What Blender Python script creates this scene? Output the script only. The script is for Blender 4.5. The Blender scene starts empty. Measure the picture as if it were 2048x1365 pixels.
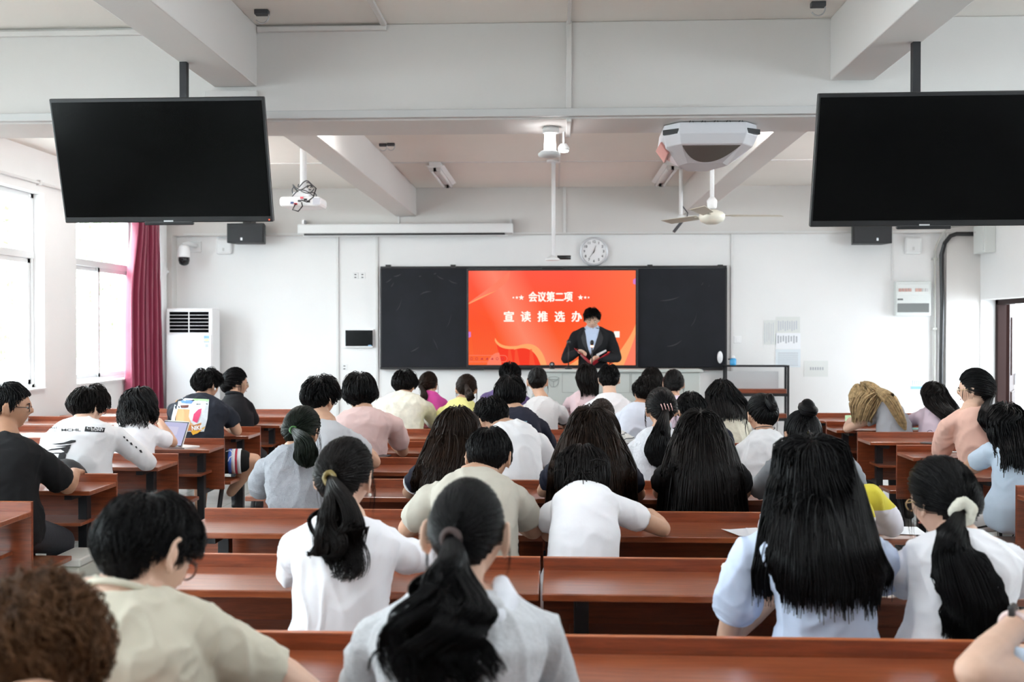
import bpy, bmesh, math, random
import numpy as np
from mathutils import Vector, Matrix, noise
from mathutils.bvhtree import BVHTree

random.seed(7); np.random.seed(7)
SC = bpy.context.scene
COL = SC.collection
PI = math.pi
V = Vector
# ------------------------------------------------------------------ camera
FPX = 1990.0; CAMZ = 1.60
YAW = math.atan(87/FPX); PITCH = math.atan(22.5/FPX)
RC = Matrix.Rotation(YAW, 3, 'Z') @ Matrix.Rotation(PI/2-PITCH, 3, 'X')
cam = bpy.data.cameras.new('camera'); camo = bpy.data.objects.new('camera', cam)
COL.objects.link(camo)
camo.location = (0, 0, CAMZ); camo.rotation_euler = RC.to_euler()
cam.sensor_width = 36; cam.lens = FPX/2048*36; cam.clip_start = 0.05; cam.clip_end = 200
cam.dof.use_dof = True; cam.dof.focus_distance = 5.2; cam.dof.aperture_fstop = 3.2
SC.camera = camo
def ray(px, py): return RC @ V(((px-1024)/FPX, -(py-682.5)/FPX, -1))
def at(px, py, Y):
    d = ray(px, py); return V((0, 0, CAMZ)) + d*(Y/d.y)
def atx(px, py, X):
    d = ray(px, py); return V((0, 0, CAMZ)) + d*(X/d.x)
def atz(px, py, Z):
    d = ray(px, py); return V((0, 0, CAMZ)) + d*((Z-CAMZ)/d.z)
def mpp(Y): return Y/FPX

# ------------------------------------------------------------------ materials
def C(h):
    h = h.lstrip('#'); c = [int(h[i:i+2], 16)/255 for i in (0, 2, 4)]
    return tuple(x/12.92 if x <= .04045 else ((x+.055)/1.055)**2.4 for x in c)
MATS = {}
def mat(name, col, rough=.6, spec=.5, metal=0, bump=0, bscale=60, emis=None, estr=0, var=0, vscale=4, coat=0, sheen=0, bstretch=None, alpha=None, coords='Object'):
    if name in MATS: return MATS[name]
    m = bpy.data.materials.new(name); m.use_nodes = True; MATS[name] = m
    nt = m.node_tree; N = nt.nodes; L = nt.links
    b = N['Principled BSDF']
    if isinstance(col, str): col = C(col)
    b.inputs['Base Color'].default_value = (*col, 1)
    b.inputs['Roughness'].default_value = rough
    b.inputs['Specular IOR Level'].default_value = spec
    b.inputs['Metallic'].default_value = metal
    b.inputs['Coat Weight'].default_value = coat
    b.inputs['Coat Roughness'].default_value = .12
    b.inputs['Sheen Weight'].default_value = sheen
    if alpha is not None: b.inputs['Alpha'].default_value = alpha
    if emis:
        if isinstance(emis, str): emis = C(emis)
        b.inputs['Emission Color'].default_value = (*emis, 1)
        b.inputs['Emission Strength'].default_value = estr
    if bump or var:
        tc = N.new('ShaderNodeTexCoord'); mp = N.new('ShaderNodeMapping')
        L.new(tc.outputs[coords], mp.inputs[0])
        if bstretch: mp.inputs['Scale'].default_value = bstretch
    if bump:
        n = N.new('ShaderNodeTexNoise'); n.inputs['Scale'].default_value = bscale; n.inputs['Detail'].default_value = 4
        L.new(mp.outputs[0], n.inputs['Vector'])
        bp = N.new('ShaderNodeBump'); bp.inputs['Strength'].default_value = min(1, bump); bp.inputs['Distance'].default_value = .01*max(1, bump)
        L.new(n.outputs[0], bp.inputs['Height']); L.new(bp.outputs[0], b.inputs['Normal'])
    if var:
        n = N.new('ShaderNodeTexNoise'); n.inputs['Scale'].default_value = vscale; n.inputs['Detail'].default_value = 5
        L.new(mp.outputs[0], n.inputs['Vector'])
        mr = N.new('ShaderNodeMapRange'); mr.inputs[1].default_value = .3; mr.inputs[2].default_value = .7
        mr.inputs[3].default_value = 1-var; mr.inputs[4].default_value = 1+var*.4
        L.new(n.outputs[0], mr.inputs[0])
        mx = N.new('ShaderNodeVectorMath'); mx.operation = 'SCALE'
        mx.inputs[0].default_value = col; L.new(mr.outputs[0], mx.inputs['Scale']); L.new(mx.outputs[0], b.inputs['Base Color'])
    return m

def wood_mat(name, col, dark, rough=.3, coat=.3, stretch=(1.2, 14, 14)):
    m = bpy.data.materials.new(name); m.use_nodes = True; MATS[name] = m
    nt = m.node_tree; N = nt.nodes; L = nt.links; b = N['Principled BSDF']
    tc = N.new('ShaderNodeTexCoord'); mp = N.new('ShaderNodeMapping'); mp.inputs['Scale'].default_value = stretch
    n = N.new('ShaderNodeTexNoise'); n.inputs['Scale'].default_value = 4; n.inputs['Detail'].default_value = 8; n.inputs['Distortion'].default_value = .6
    n2 = N.new('ShaderNodeTexNoise'); n2.inputs['Scale'].default_value = 22; n2.inputs['Detail'].default_value = 3
    cr = N.new('ShaderNodeValToRGB'); cr.color_ramp.elements[0].position = .33; cr.color_ramp.elements[1].position = .68
    cr.color_ramp.elements[0].color = (*C(dark), 1); cr.color_ramp.elements[1].color = (*C(col), 1)
    ad = N.new('ShaderNodeMath'); ad.operation = 'MULTIPLY_ADD'; ad.inputs[1].default_value = .3
    L.new(tc.outputs['Object'], mp.inputs[0]); L.new(mp.outputs[0], n.inputs[0]); L.new(mp.outputs[0], n2.inputs[0])
    sb = N.new('ShaderNodeMath'); sb.operation = 'SUBTRACT'; sb.inputs[1].default_value = .15
    L.new(n2.outputs[0], ad.inputs[0]); L.new(n.outputs[0], ad.inputs[2]); L.new(ad.outputs[0], sb.inputs[0]); L.new(sb.outputs[0], cr.inputs[0])
    L.new(cr.outputs[0], b.inputs['Base Color'])
    b.inputs['Roughness'].default_value = rough; b.inputs['Coat Weight'].default_value = coat; b.inputs['Coat Roughness'].default_value = .22; b.inputs['Coat IOR'].default_value = 1.6
    bp = N.new('ShaderNodeBump'); bp.inputs['Strength'].default_value = .12; bp.inputs['Distance'].default_value = .004
    L.new(n2.outputs[0], bp.inputs['Height']); L.new(bp.outputs[0], b.inputs['Normal'])
    return m

def emit_mat(name, col, s):
    if name in MATS: return MATS[name]
    m = bpy.data.materials.new(name); m.use_nodes = True; MATS[name] = m
    nt = m.node_tree; nt.nodes.clear()
    e = nt.nodes.new('ShaderNodeEmission'); o = nt.nodes.new('ShaderNodeOutputMaterial')
    e.inputs[0].default_value = (*(C(col) if isinstance(col, str) else col), 1); e.inputs[1].default_value = s
    nt.links.new(e.outputs[0], o.inputs[0]); return m

EXPO = 2**-1.45   # displays glow at the brightness the exposure shows
# ------------------------------------------------------------------ scene objects
def tag(o, label=None, cat=None, group=None, kind=None):
    if label: o['label'] = label
    if cat: o['category'] = cat
    if group: o['group'] = group
    if kind: o['kind'] = kind
    return o
def thing(name, label, cat, loc=(0, 0, 0), group=None, rz=0):
    o = bpy.data.objects.new(name, None); COL.objects.link(o)
    o.location = loc; o.rotation_euler = (0, 0, rz); o.empty_display_size = .1
    return tag(o, label, cat, group)
def copy_tree(o, parent=None):
    c = o.copy(); COL.objects.link(c)
    if parent is not None:
        c.parent = parent; c.matrix_parent_inverse = o.matrix_parent_inverse.copy()
    for ch in o.children: copy_tree(ch, c)
    return c
def world_loc(o):
    p = V((0, 0, 0))
    while o is not None:
        p = p + V(o.location); o = o.parent
    return p
def mk(name, vs, fs, m, parent=None, smooth=False, origin=None, bevel=0, mats=None, fm=None):
    """vs in world space; the object sits at its origin (the parent's place when it has a parent)"""
    me = bpy.data.meshes.new(name)
    off = world_loc(parent) if parent is not None else V(origin or (0, 0, 0))
    vs = np.asarray(vs, float).reshape(-1, 3) - np.array(off)
    me.from_pydata(vs.tolist(), [], fs)
    me.update()
    if smooth: me.polygons.foreach_set('use_smooth', [True]*len(me.polygons))
    for x in (mats or [m]): me.materials.append(x)
    if fm is not None: me.polygons.foreach_set('material_index', fm)
    return link(name, me, parent, origin, bevel)
def link(name, me, parent=None, origin=None, bevel=0):
    o = bpy.data.objects.new(name, me); COL.objects.link(o)
    if parent is not None: o.parent = parent
    else: o.location = origin or (0, 0, 0)
    if bevel:
        b = o.modifiers.new('b', 'BEVEL'); b.width = bevel; b.segments = 2; b.limit_method = 'ANGLE'; b.angle_limit = .6
        b.harden_normals = False
    return o

class MB:
    def __init__(s): s.v = []; s.f = []
    def add(s, vs, fs):
        n = len(s.v); s.v.extend([tuple(x) for x in vs]); s.f.extend([tuple(i+n for i in f) for f in fs]); return s
    def box(s, c, d, rot=None):
        c = V(c); h = [x/2 for x in d]
        P = [V((x*h[0], y*h[1], z*h[2])) for x in (-1, 1) for y in (-1, 1) for z in (-1, 1)]
        if rot is not None: P = [rot @ p for p in P]
        return s.add([p+c for p in P], [(0, 1, 3, 2), (4, 6, 7, 5), (0, 4, 5, 1), (2, 3, 7, 6), (0, 2, 6, 4), (1, 5, 7, 3)])
    def bb(s, x0, x1, y0, y1, z0, z1): return s.box(((x0+x1)/2, (y0+y1)/2, (z0+z1)/2), (x1-x0, y1-y0, z1-z0))
    def tube(s, pts, r, n=10, caps=True, up=None):
        pts = [V(p) for p in pts]; k = len(pts)
        rs = r if hasattr(r, '__len__') else [r]*k
        vs = []; A = None
        for i, p in enumerate(pts):
            t = (pts[min(i+1, k-1)]-pts[max(i-1, 0)])
            t = t.normalized() if t.length > 1e-9 else V((0, 0, 1))
            if A is None:
                A = t.cross(V((0, 0, 1)) if abs(t.z) < .9 else V((1, 0, 0))).normalized()
            A = (A - t*A.dot(t)).normalized(); B = t.cross(A)
            for j in range(n):
                a = 2*PI*j/n; vs.append(p+(A*math.cos(a)+B*math.sin(a))*rs[i])
        fs = [(i*n+j, i*n+(j+1) % n, (i+1)*n+(j+1) % n, (i+1)*n+j) for i in range(k-1) for j in range(n)]
        if caps: fs += [tuple(range(n))[::-1], tuple((k-1)*n+j for j in range(n))]
        return s.add(vs, fs)
    def lathe(s, c, prof, n=24, axis=None, caps=True):
        """prof: (radius, height) along the axis (default +Z)"""
        c = V(c); q = (V(axis).to_track_quat('Z', 'Y') if axis is not None else None)
        vs = []
        for r, h in prof:
            for j in range(n):
                a = 2*PI*j/n; p = V((r*math.cos(a), r*math.sin(a), h))
                vs.append(c+(q @ p if q else p))
        k = len(prof)
        fs = [(i*n+j, i*n+(j+1) % n, (i+1)*n+(j+1) % n, (i+1)*n+j) for i in range(k-1) for j in range(n)]
        if caps: fs += [tuple(range(n))[::-1], tuple((k-1)*n+j for j in range(n))]
        return s.add(vs, fs)
    def sphere(s, c, r, n=16, rot=None):
        r = V(r) if hasattr(r, '__len__') else V((r, r, r)); c = V(c); m = n//2
        vs = []
        for i in range(m+1):
            t = PI*i/m
            for j in range(n):
                p = 2*PI*j/n
                q = V((r.x*math.sin(t)*math.cos(p), r.y*math.sin(t)*math.sin(p), r.z*math.cos(t)))
                vs.append(c+(rot @ q if rot is not None else q))
        fs = [(i*n+j, (i+1)*n+j, (i+1)*n+(j+1) % n, i*n+(j+1) % n) for i in range(m) for j in range(n)]
        return s.add(vs, fs)
    def prism(s, poly, ext):
        """poly: world points in order; ext: extrusion vector"""
        n = len(poly); e = V(ext); P = [V(p) for p in poly]
        return s.add(P+[p+e for p in P], [tuple(range(n))[::-1], tuple(range(n, 2*n))]+[(i, (i+1) % n, n+(i+1) % n, n+i) for i in range(n)])
    def torus(s, c, R, r, axis=(0, 0, 1), n=28, k=8, a0=0, a1=2*PI, sx=1, sy=1):
        q = V(axis).to_track_quat('Z', 'Y'); full = abs(a1-a0-2*PI) < 1e-6
        pts = [V(c)+q @ V((R*sx*math.cos(a0+(a1-a0)*i/n), R*sy*math.sin(a0+(a1-a0)*i/n), 0)) for i in range(n+1)]
        return s.tube(pts, r, k, caps=not full)
    def build(s, name, m, parent=None, smooth=False, origin=None, bevel=0):
        return mk(name, s.v, s.f, m, parent, smooth, origin, bevel)
    def solo(s, name, m, label, cat, origin=None, smooth=False, bevel=0, group=None, kind=None):
        o = s.build(name, m, None, smooth, origin or s.v[0], bevel); return tag(o, label, cat, group, kind)
    def struct(s, name, m, parent=None, smooth=False, bevel=0):
        o = s.build(name, m, parent, smooth, None, bevel)
        if parent is None: o['kind'] = 'structure'
        return o

def text_mesh(body, size, bold=0.0, extrude=0.0, spacing=1.0, res=3, shear=0):
    cu = bpy.data.curves.new('t', 'FONT'); cu.body = body; cu.size = size; cu.align_x = 'CENTER'; cu.align_y = 'CENTER'
    cu.offset = bold; cu.extrude = extrude; cu.space_character = spacing; cu.resolution_u = res; cu.shear = shear
    o = bpy.data.objects.new('t', cu); COL.objects.link(o)
    dg = bpy.context.evaluated_depsgraph_get(); dg.update()
    me = bpy.data.meshes.new_from_object(o.evaluated_get(dg))
    vs = np.array([v.co[:] for v in me.vertices]).reshape(-1, 3); fs = [tuple(p.vertices) for p in me.polygons]
    bpy.data.objects.remove(o); bpy.data.curves.remove(cu); bpy.data.meshes.remove(me)
    return vs, fs
def text_on(name, body, c, size, m, parent, U=(1, 0, 0), W=(0, 0, 1), bold=0, spacing=1.0, width=None, extrude=.0005, origin=None):
    vs, fs = text_mesh(body, size, bold, extrude, spacing)
    if width: vs[:, 0] *= width/max(1e-6, np.ptp(vs[:, 0]))
    U = V(U).normalized(); W = V(W).normalized(); Nn = U.cross(W); c = V(c)
    return mk(name, [c+U*x+W*y+Nn*z for x, y, z in vs], fs, m, parent, origin=origin)
# =================================================================== the room
XL, XR, YF, YB, ZC = -5.0, 5.1, 12.25, -3.2, 3.34
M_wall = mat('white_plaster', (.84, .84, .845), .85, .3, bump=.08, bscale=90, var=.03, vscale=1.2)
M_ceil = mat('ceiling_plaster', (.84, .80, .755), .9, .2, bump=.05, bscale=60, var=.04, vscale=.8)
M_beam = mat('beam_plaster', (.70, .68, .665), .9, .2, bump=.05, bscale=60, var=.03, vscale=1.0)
M_trunk = mat('grey_trunking', (.60, .60, .60), .6)
M_white = mat('white_plastic', (.80, .81, .82), .4)
M_white2 = mat('bright_white_plastic', (.88, .88, .9), .35)
M_black = mat('black_plastic', (.012, .012, .014), .35)
M_blackm = mat('black_metal', (.016, .017, .02), .42, .5, metal=.3)
M_dgrey = mat('dark_grey', (.05, .052, .06), .5)
M_alu = mat('aluminium', (.62, .63, .65), .35, metal=.7)

# floor: pale terrazzo tiles
mf = bpy.data.materials.new('terrazzo'); mf.use_nodes = True
nt = mf.node_tree; N = nt.nodes; L = nt.links; b = N['Principled BSDF']; b.inputs['Roughness'].default_value = .25
tc = N.new('ShaderNodeTexCoord'); br = N.new('ShaderNodeTexBrick'); br.offset = 0; br.inputs['Scale'].default_value = 1
br.inputs['Brick Width'].default_value = .6; br.inputs['Row Height'].default_value = .6; br.inputs['Mortar Size'].default_value = .004
br.inputs['Color1'].default_value = (.52, .52, .49, 1); br.inputs['Color2'].default_value = (.48, .48, .46, 1); br.inputs['Mortar'].default_value = (.3, .3, .28, 1)
ns = N.new('ShaderNodeTexNoise'); ns.inputs['Scale'].default_value = 130
mx = N.new('ShaderNodeMix'); mx.data_type = 'RGBA'; mx.blend_type = 'MULTIPLY'; mx.inputs[0].default_value = .35
L.new(tc.outputs['Object'], br.inputs[0]); L.new(tc.outputs['Object'], ns.inputs['Vector']); L.new(br.outputs[0], mx.inputs[6]); L.new(ns.outputs[1], mx.inputs[7]); L.new(mx.outputs[2], b.inputs['Base Color'])
MB().bb(XL-.3, XR+.3, YB-.2, YF+.2, -.12, 0).struct('floor', mf)
MB().bb(XL-.3, XR+.3, YB-.2, YF+.2, ZC, ZC+.15).struct('ceiling', M_ceil)
MB().bb(XL-.3, XR+.3, YF, YF+.2, 0, ZC).struct('wall_front', M_wall)
MB().bb(XL-.3, XR+.3, YB-.2, YB, 0, ZC).struct('wall_back', M_wall)

# left wall with its row of windows
SILL, HEAD = 1.02, 2.93
WIN = [(10.19, 11.75), (7.55, 9.54), (4.9, 6.9), (2.25, 4.25), (-.4, 1.6), (-2.9, -1.05)]
w = MB(); ys = YF
WT = .24
w.bb(XL-WT, XL, YB, YF, 0, SILL).bb(XL-WT, XL, YB, YF, HEAD, ZC)
edges = [YF]
for a, bb_ in WIN: edges += [bb_, a]
edges.append(YB)
for i in range(0, len(edges), 2): w.bb(XL-WT, XL, edges[i+1], edges[i], SILL, HEAD)
w.struct('wall_left', M_wall)
# right wall with the doorway by the front corner
DY0, DY1, DZ = 11.05, 12.18, 1.96
RW = [(7.4, 9.4), (3.0, 5.0)]
w = MB(); w.bb(XR, XR+WT, YB, YF, 2.85, ZC).bb(XR, XR+WT, DY1, YF, 0, 2.85).bb(XR, XR+WT, DY0, DY1, DZ, 2.85)
w.bb(XR, XR+WT, RW[0][1], DY0, 0, 2.85).bb(XR, XR+WT, RW[0][0], RW[0][1], 0, 1.75).bb(XR, XR+WT, RW[1][1], RW[0][0], 0, 2.85)
w.bb(XR, XR+WT, RW[1][0], RW[1][1], 0, 1.75).bb(XR, XR+WT, YB, RW[1][0], 0, 2.85)
w.struct('wall_right', M_wall)

# thin window glass
mg = bpy.data.materials.new('window_glass'); mg.use_nodes = True; nt = mg.node_tree; nt.nodes.clear()
o_ = nt.nodes.new('ShaderNodeOutputMaterial'); t_ = nt.nodes.new('ShaderNodeBsdfTransparent'); g_ = nt.nodes.new('ShaderNodeBsdfGlossy')
g_.inputs['Roughness'].default_value = .02; x_ = nt.nodes.new('ShaderNodeMixShader'); x_.inputs[0].default_value = .06
t_.inputs[0].default_value = (.97, .99, .98, 1)
nt.links.new(t_.outputs[0], x_.inputs[1]); nt.links.new(g_.outputs[0], x_.inputs[2]); nt.links.new(x_.outputs[0], o_.inputs[0])
M_frame = mat('window_frame', (.70, .71, .72), .4)
def window(idx, side, y0, y1, z0, z1, transom):
    xw = XL-.14 if side < 0 else XR+.14
    root = thing(f'window_{idx}', None, None, (xw, (y0+y1)/2, z0)); root['kind'] = 'structure'
    fw = .05
    m = MB()
    m.bb(xw-.035, xw+.035, y0, y0+fw, z0, z1).bb(xw-.035, xw+.035, y1-fw, y1, z0, z1)
    m.bb(xw-.035, xw+.035, y0, y1, z0, z0+fw).bb(xw-.035, xw+.035, y0, y1, z1-fw, z1)
    if transom: m.bb(xw-.04, xw+.04, y0, y1, transom-.035, transom+.035)
    m.build('frame', M_frame, root, bevel=.004)
    g = MB(); ym = (y0+y1)/2; zt = transom or z1
    for k, (a, c, xo) in enumerate([(y0+fw, ym+.04, -.012), (ym-.04, y1-fw, .012)]):
        s = MB(); sw = .045
        s.bb(xw+xo-.011, xw+xo+.011, a, a+sw, z0+fw, zt-.035).bb(xw+xo-.011, xw+xo+.011, c-sw, c, z0+fw, zt-.035)
        s.bb(xw+xo-.011, xw+xo+.011, a, c, z0+fw, z0+fw+sw).bb(xw+xo-.011, xw+xo+.011, a, c, zt-.08, zt-.035)
        sash = s.build('sash', M_frame, root)
        MB().bb(xw+xo-.002, xw+xo+.002, a+sw, c-sw, z0+fw+sw, zt-.08).build('pane', mg, sash)
    if transom: MB().bb(xw-.002, xw+.002, y0+fw, y1-fw, transom+.035, z1-fw).build('pane', mg, root)
    # sill board inside the opening
    MB().bb(XL-.12, XL+.03, y0, y1, z0-.001, z0+.015).build('sill', M_wall, root) if side < 0 else None
    # burglar bars outside
    if side < 0:
        gr = MB()
        for y in np.arange(y0+.1, y1, .13): gr.tube([(xw-.09, y, z0), (xw-.09, y, z1)], .006, 6)
        for z in (z0+.12, z0+.62, z0+1.15, z1-.2): gr.tube([(xw-.09, y0, z), (xw-.09, y1, z)], .007, 6)
        gr.build('burglar_bars', M_white, root)
    return root
for i, (a, c) in enumerate(WIN): window(i+1, -1, a, c, SILL, HEAD, 2.33)
for i, (a, c) in enumerate(RW): window(len(WIN)+i+1, 1, a, c, 1.75, 2.85, None)

# door frame and half-open leaf
M_door = mat('dark_door', (.016, .0055, .0045), .6, .12)
d = thing('door_1', None, None, (XR+.2, 12.1, 0)); d['kind'] = 'structure'
f = MB(); f.bb(XR+.17, XR+.27, DY1-.07, DY1, 0, DZ).bb(XR+.17, XR+.27, DY0, DY0+.06, 0, DZ).bb(XR+.17, XR+.27, DY0, DY1, DZ-.06, DZ)
f.build('door_frame', M_door, d, bevel=.004)
a = math.radians(62)
lf = MB(); hx, hy = XR+.30, DY1-.04
dirv = V((math.cos(a), math.sin(a), 0)); nn = V((-math.sin(a), math.cos(a), 0))
c0 = V((hx, hy, 0))+dirv*.44
rm = Matrix.Rotation(a, 3, 'Z')
lf.box(c0+V((0, 0, .98)), (.88, .045, 1.90), rm)
leaf = lf.build('door_leaf', M_door, d, bevel=.004)
pn = MB()
for zz in (.5, 1.4): pn.box(c0-nn*.03+V((0, 0, zz)), (.6, .02, .7), rm)
pn.build('door_panel', M_door, leaf, bevel=.006)
MB().box(c0+dirv*.36-nn*.05+V((0, 0, .98)), (.03, .05, .16), rm).build('door_handle', M_alu, leaf, bevel=.005)

# beams
def trim(n, mb, m=M_beam, bevel=0): return mb.struct(f'trim_{n}', m, bevel=bevel)
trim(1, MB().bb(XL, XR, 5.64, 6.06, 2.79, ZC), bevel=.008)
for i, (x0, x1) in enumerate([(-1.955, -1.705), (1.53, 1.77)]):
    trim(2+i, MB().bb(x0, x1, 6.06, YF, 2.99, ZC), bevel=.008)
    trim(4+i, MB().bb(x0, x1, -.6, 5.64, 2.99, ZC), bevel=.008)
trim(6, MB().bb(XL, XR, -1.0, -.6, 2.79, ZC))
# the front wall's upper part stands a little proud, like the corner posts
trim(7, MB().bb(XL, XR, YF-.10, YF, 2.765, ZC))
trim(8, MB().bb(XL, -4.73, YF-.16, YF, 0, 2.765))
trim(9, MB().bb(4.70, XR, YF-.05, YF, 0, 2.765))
# cable trunking on the big cross beam, up its face and along the ceiling edges
t = MB().bb(XL, XR, 5.60, 5.64, 2.80, 2.845)
trim(10, t, M_trunk, .004)
t = MB().bb(.06, .09, 5.622, 5.64, 2.845, ZC).bb(.065, .085, 4.6, 5.64, ZC-.02, ZC).bb(.062, .088, 5.622, 6.08, 2.772, 2.79)
trim(11, t, M_beam, .003)
t = MB().bb(-1.70, -.96, 5.61, 5.64, 3.298, 3.325).bb(-.985, -.955, 4.7, 5.62, ZC-.022, ZC)
t.bb(-2.0, -1.70, 5.612, 5.64, 2.93, 2.965).bb(XL, -2.0, 5.612, 5.64, 3.29, 3.32)
trim(12, t, M_beam, .004)
# surface conduits on the front wall
M_cond = mat('conduit_white', (.72, .72, .72), .5)
t = MB()
for px in (675, 754, 1464): 
    p = at(px, 600, 12.24); t.bb(p.x-.015, p.x+.015, YF-.022, YF, .3, 2.765)
p = at(1785, 520, 12.24); t.bb(p.x-.012, p.x+.012, YF-.018, YF, 2.2, 2.765)
p = at(1129, 400, 12.14); t.bb(p.x-.018, p.x+.018, YF-.12, YF-.10, 2.78, ZC)
p = at(797, 440, 12.14); t.bb(p.x-.012, p.x+.012, YF-.12, YF-.10, 2.9, 3.0)
t.bb(-4.6, 4.6, YF-.118, YF-.10, 2.772, 2.79)
trim(13, t, M_cond, .003)
# line of pipe along the left wall below the ceiling
t = MB().tube([(XL+.02, YB, 3.02), (XL+.02, YF-.1, 3.02)], .014, 8)
for y in np.arange(1, 12, 1.2): t.bb(XL, XL+.04, y, y+.03, 2.995, 3.045)
trim(14, t, M_cond)
# ceiling conduits of the front bay
t = MB().bb(.03, .05, 6.06, YF, ZC-.018, ZC).bb(-5, 5.1, 10.28, 10.3, ZC-.01, ZC)
trim(15, t, M_beam)
M_base = mat('skirting', (.30, .20, .17), .5)
MB().bb(XL, XR, YF-.012, YF, 0, .11).struct('baseboard_front', M_base)
MB().bb(XL, XL+.012, YB, YF-.16, 0, .11).struct('baseboard_left', M_base)
MB().bb(XR-.012, XR, YB, DY0, 0, .11).struct('baseboard_right', M_base)
# teaching platform
M_plat = mat('platform_tile', (.50, .47, .43), .4)
MB().bb(-3.3, 3.3, 10.45, YF, 0, .14).struct('trim_16', M_plat, bevel=.006)

# drain pipe in the corner
MB().tube([(-4.82, YF-.23, 0), (-4.82, YF-.23, 1.02)], .06, 16).tube([(-4.82, YF-.23, .9), (-4.82, YF-.23, 2.99)], .052, 16)\
    .tube([(-4.82, YF-.23, 2.28), (-4.82, YF-.23, 2.36)], .060, 16).tube([(-4.82, YF-.23, 1.0), (-4.82, YF-.23, 1.12)], .066, 16)\
    .bb(-4.88, -4.76, YF-.24, YF-.165, 2.30, 2.33).solo('drain_pipe', M_white, 'white plastic drain pipe standing in the corner behind the curtain', 'pipe', smooth=False)

# =================================================================== outside
MB().bb(-40, XL-.3, -25, 40, -.35, -.25).struct('ground_outside', mat('outdoor_paving', (.38, .38, .36), .9))
M_leaf = mat('leaves', (.30, .42, .20), .6, var=.4, vscale=2)
M_bark = mat('bark', (.09, .06, .04), .9, bump=.5, bscale=12)
def tree(name, x, y, h, r, label, seed):
    rn = random.Random(seed)
    t = thing(name, label, 'tree', (x, y, -.25), 'trees outside the windows')
    MB().tube([(x, y, -.25), (x+.05, y, h*.35), (x-.05, y+.1, h*.7)], [.14, .10, .05], 8).build('trunk', M_bark, t, True)
    vs = []; fs = []
    for i in range(2600):
        u = V((rn.gauss(0, 1), rn.gauss(0, 1), rn.gauss(0, 1))).normalized()*r*(rn.random()**.4)
        c = V((x, y, h*.68))+V((u.x, u.y, u.z*1.25))
        A = V((rn.gauss(0, 1), rn.gauss(0, 1), rn.gauss(0, 1))).normalized(); B = A.cross(V((rn.gauss(0, 1), .3, rn.gauss(0, 1)))).normalized()
        s = .06+.05*rn.random(); k = len(vs)
        vs += [c-A*s, c+B*s*.5, c+A*s, c-B*s*.5]; fs.append((k, k+1, k+2, k+3))
    mk('foliage', vs, fs, M_leaf, t)
tree('broadleaf_tree', -9.2, 15.5, 3.6, 1.5, 'leafy tree seen through the window beside the curtain', 1)
tree('broadleaf_tree', -10.5, 11.2, 3.4, 1.2, 'smaller tree outside the nearer window with the pale blur of leaves', 2)
tree('broadleaf_tree', -8.4, 19.0, 4.0, 1.6, 'tall tree farthest along outside the curtained window', 3)

# corridor beyond the door
MB().bb(XR+.24, 7.5, 2, 22, 3.1, 3.2).struct('corridor_shade_roof', M_ceil)  # unseen roof added to keep daylight off the door corner
MB().bb(7.4, 7.5, 2, 22, -.1, 1.1).struct('wall_corridor', mat('corridor_wall', (.78, .77, .78), .8))
MB().bb(XR+.24, 7.4, 2, 22, -.12, 0).struct('floor_corridor', mf)

# =================================================================== daylight and lamps
wd = bpy.data.worlds.new('world'); SC.world = wd; wd.use_nodes = True
bg = wd.node_tree.nodes['Background']; bg.inputs[0].default_value = (.84, .93, 1.0, 1); bg.inputs[1].default_value = 7.4
def portal(name, c, sx, sy, rot):
    l = bpy.data.lights.new(name, 'AREA'); l.shape = 'RECTANGLE'; l.size = sx; l.size_y = sy; l.cycles.is_portal = True
    o = bpy.data.objects.new(name, l); COL.objects.link(o); o.location = c; o.rotation_euler = rot
for a, c in WIN: portal('window_portal', (XL-.30, (a+c)/2, (SILL+HEAD)/2), HEAD-SILL, c-a, (0, -PI/2, 0))
for a, c in RW: portal('window_portal', (XR+.30, (a+c)/2, 2.3), 1.1, c-a, (0, PI/2, 0))
portal('door_portal', (XR+.30, (DY0+DY1)/2, 1.0), 1.95, 1.1, (0, PI/2, 0))

M_tube_on = emit_mat('lit_tube', (1.0, .98, .96), 21); M_tube_dim = emit_mat('lit_tube_dim', (.90, .96, 1.0), 28)
M_tube_off = mat('unlit_tube', (.85, .85, .85), .3)
def ceiling_light(x, y, label, lit, L_=1.25, group=None, mt=None, drop=0):
    t = thing('ceiling_light', label, 'ceiling light', (x, y, ZC), group)
    zc = ZC-drop; hw = .06 if not drop else .022
    m = MB().bb(x-hw, x+hw, y-L_/2, y+L_/2, zc-.035, zc-.001)
    if not drop: m.prism([(x-.10, y-L_/2, ZC-.035), (x+.10, y-L_/2, ZC-.035), (x+.06, y-L_/2, ZC-.06), (x-.06, y-L_/2, ZC-.06)], (0, L_, 0))
    m.build('housing', M_white, t, bevel=.004)
    if drop:
        for yy in (y-L_*.35, y+L_*.35): MB().tube([(x, yy, zc-.01), (x, yy, ZC)], .008, 8).build('hanger', M_white, t)
    for s in (-.045, .045):
        MB().tube([(x+s, y-L_/2+.03, zc-.08+drop*.15), (x+s, y+L_/2-.03, zc-.08+drop*.15)], .014, 10).build('tube', (mt or M_tube_on) if lit else M_tube_off, t, True)
        for yy in (y-L_/2+.015, y+L_/2-.015): MB().bb(min(x, x+s)-.014, max(x, x+s)+.014, yy-.012, yy+.012, zc-.098+drop*.15, zc-.03).build('lamp_holder', M_trunk, t)
ceiling_light(-1.25, 10.9, 'unlit twin-tube ceiling light in the front bay, over the roller screen', False)
ceiling_light(1.20, 10.9, 'unlit twin-tube ceiling light in the front bay, over the clock', False)
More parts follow.
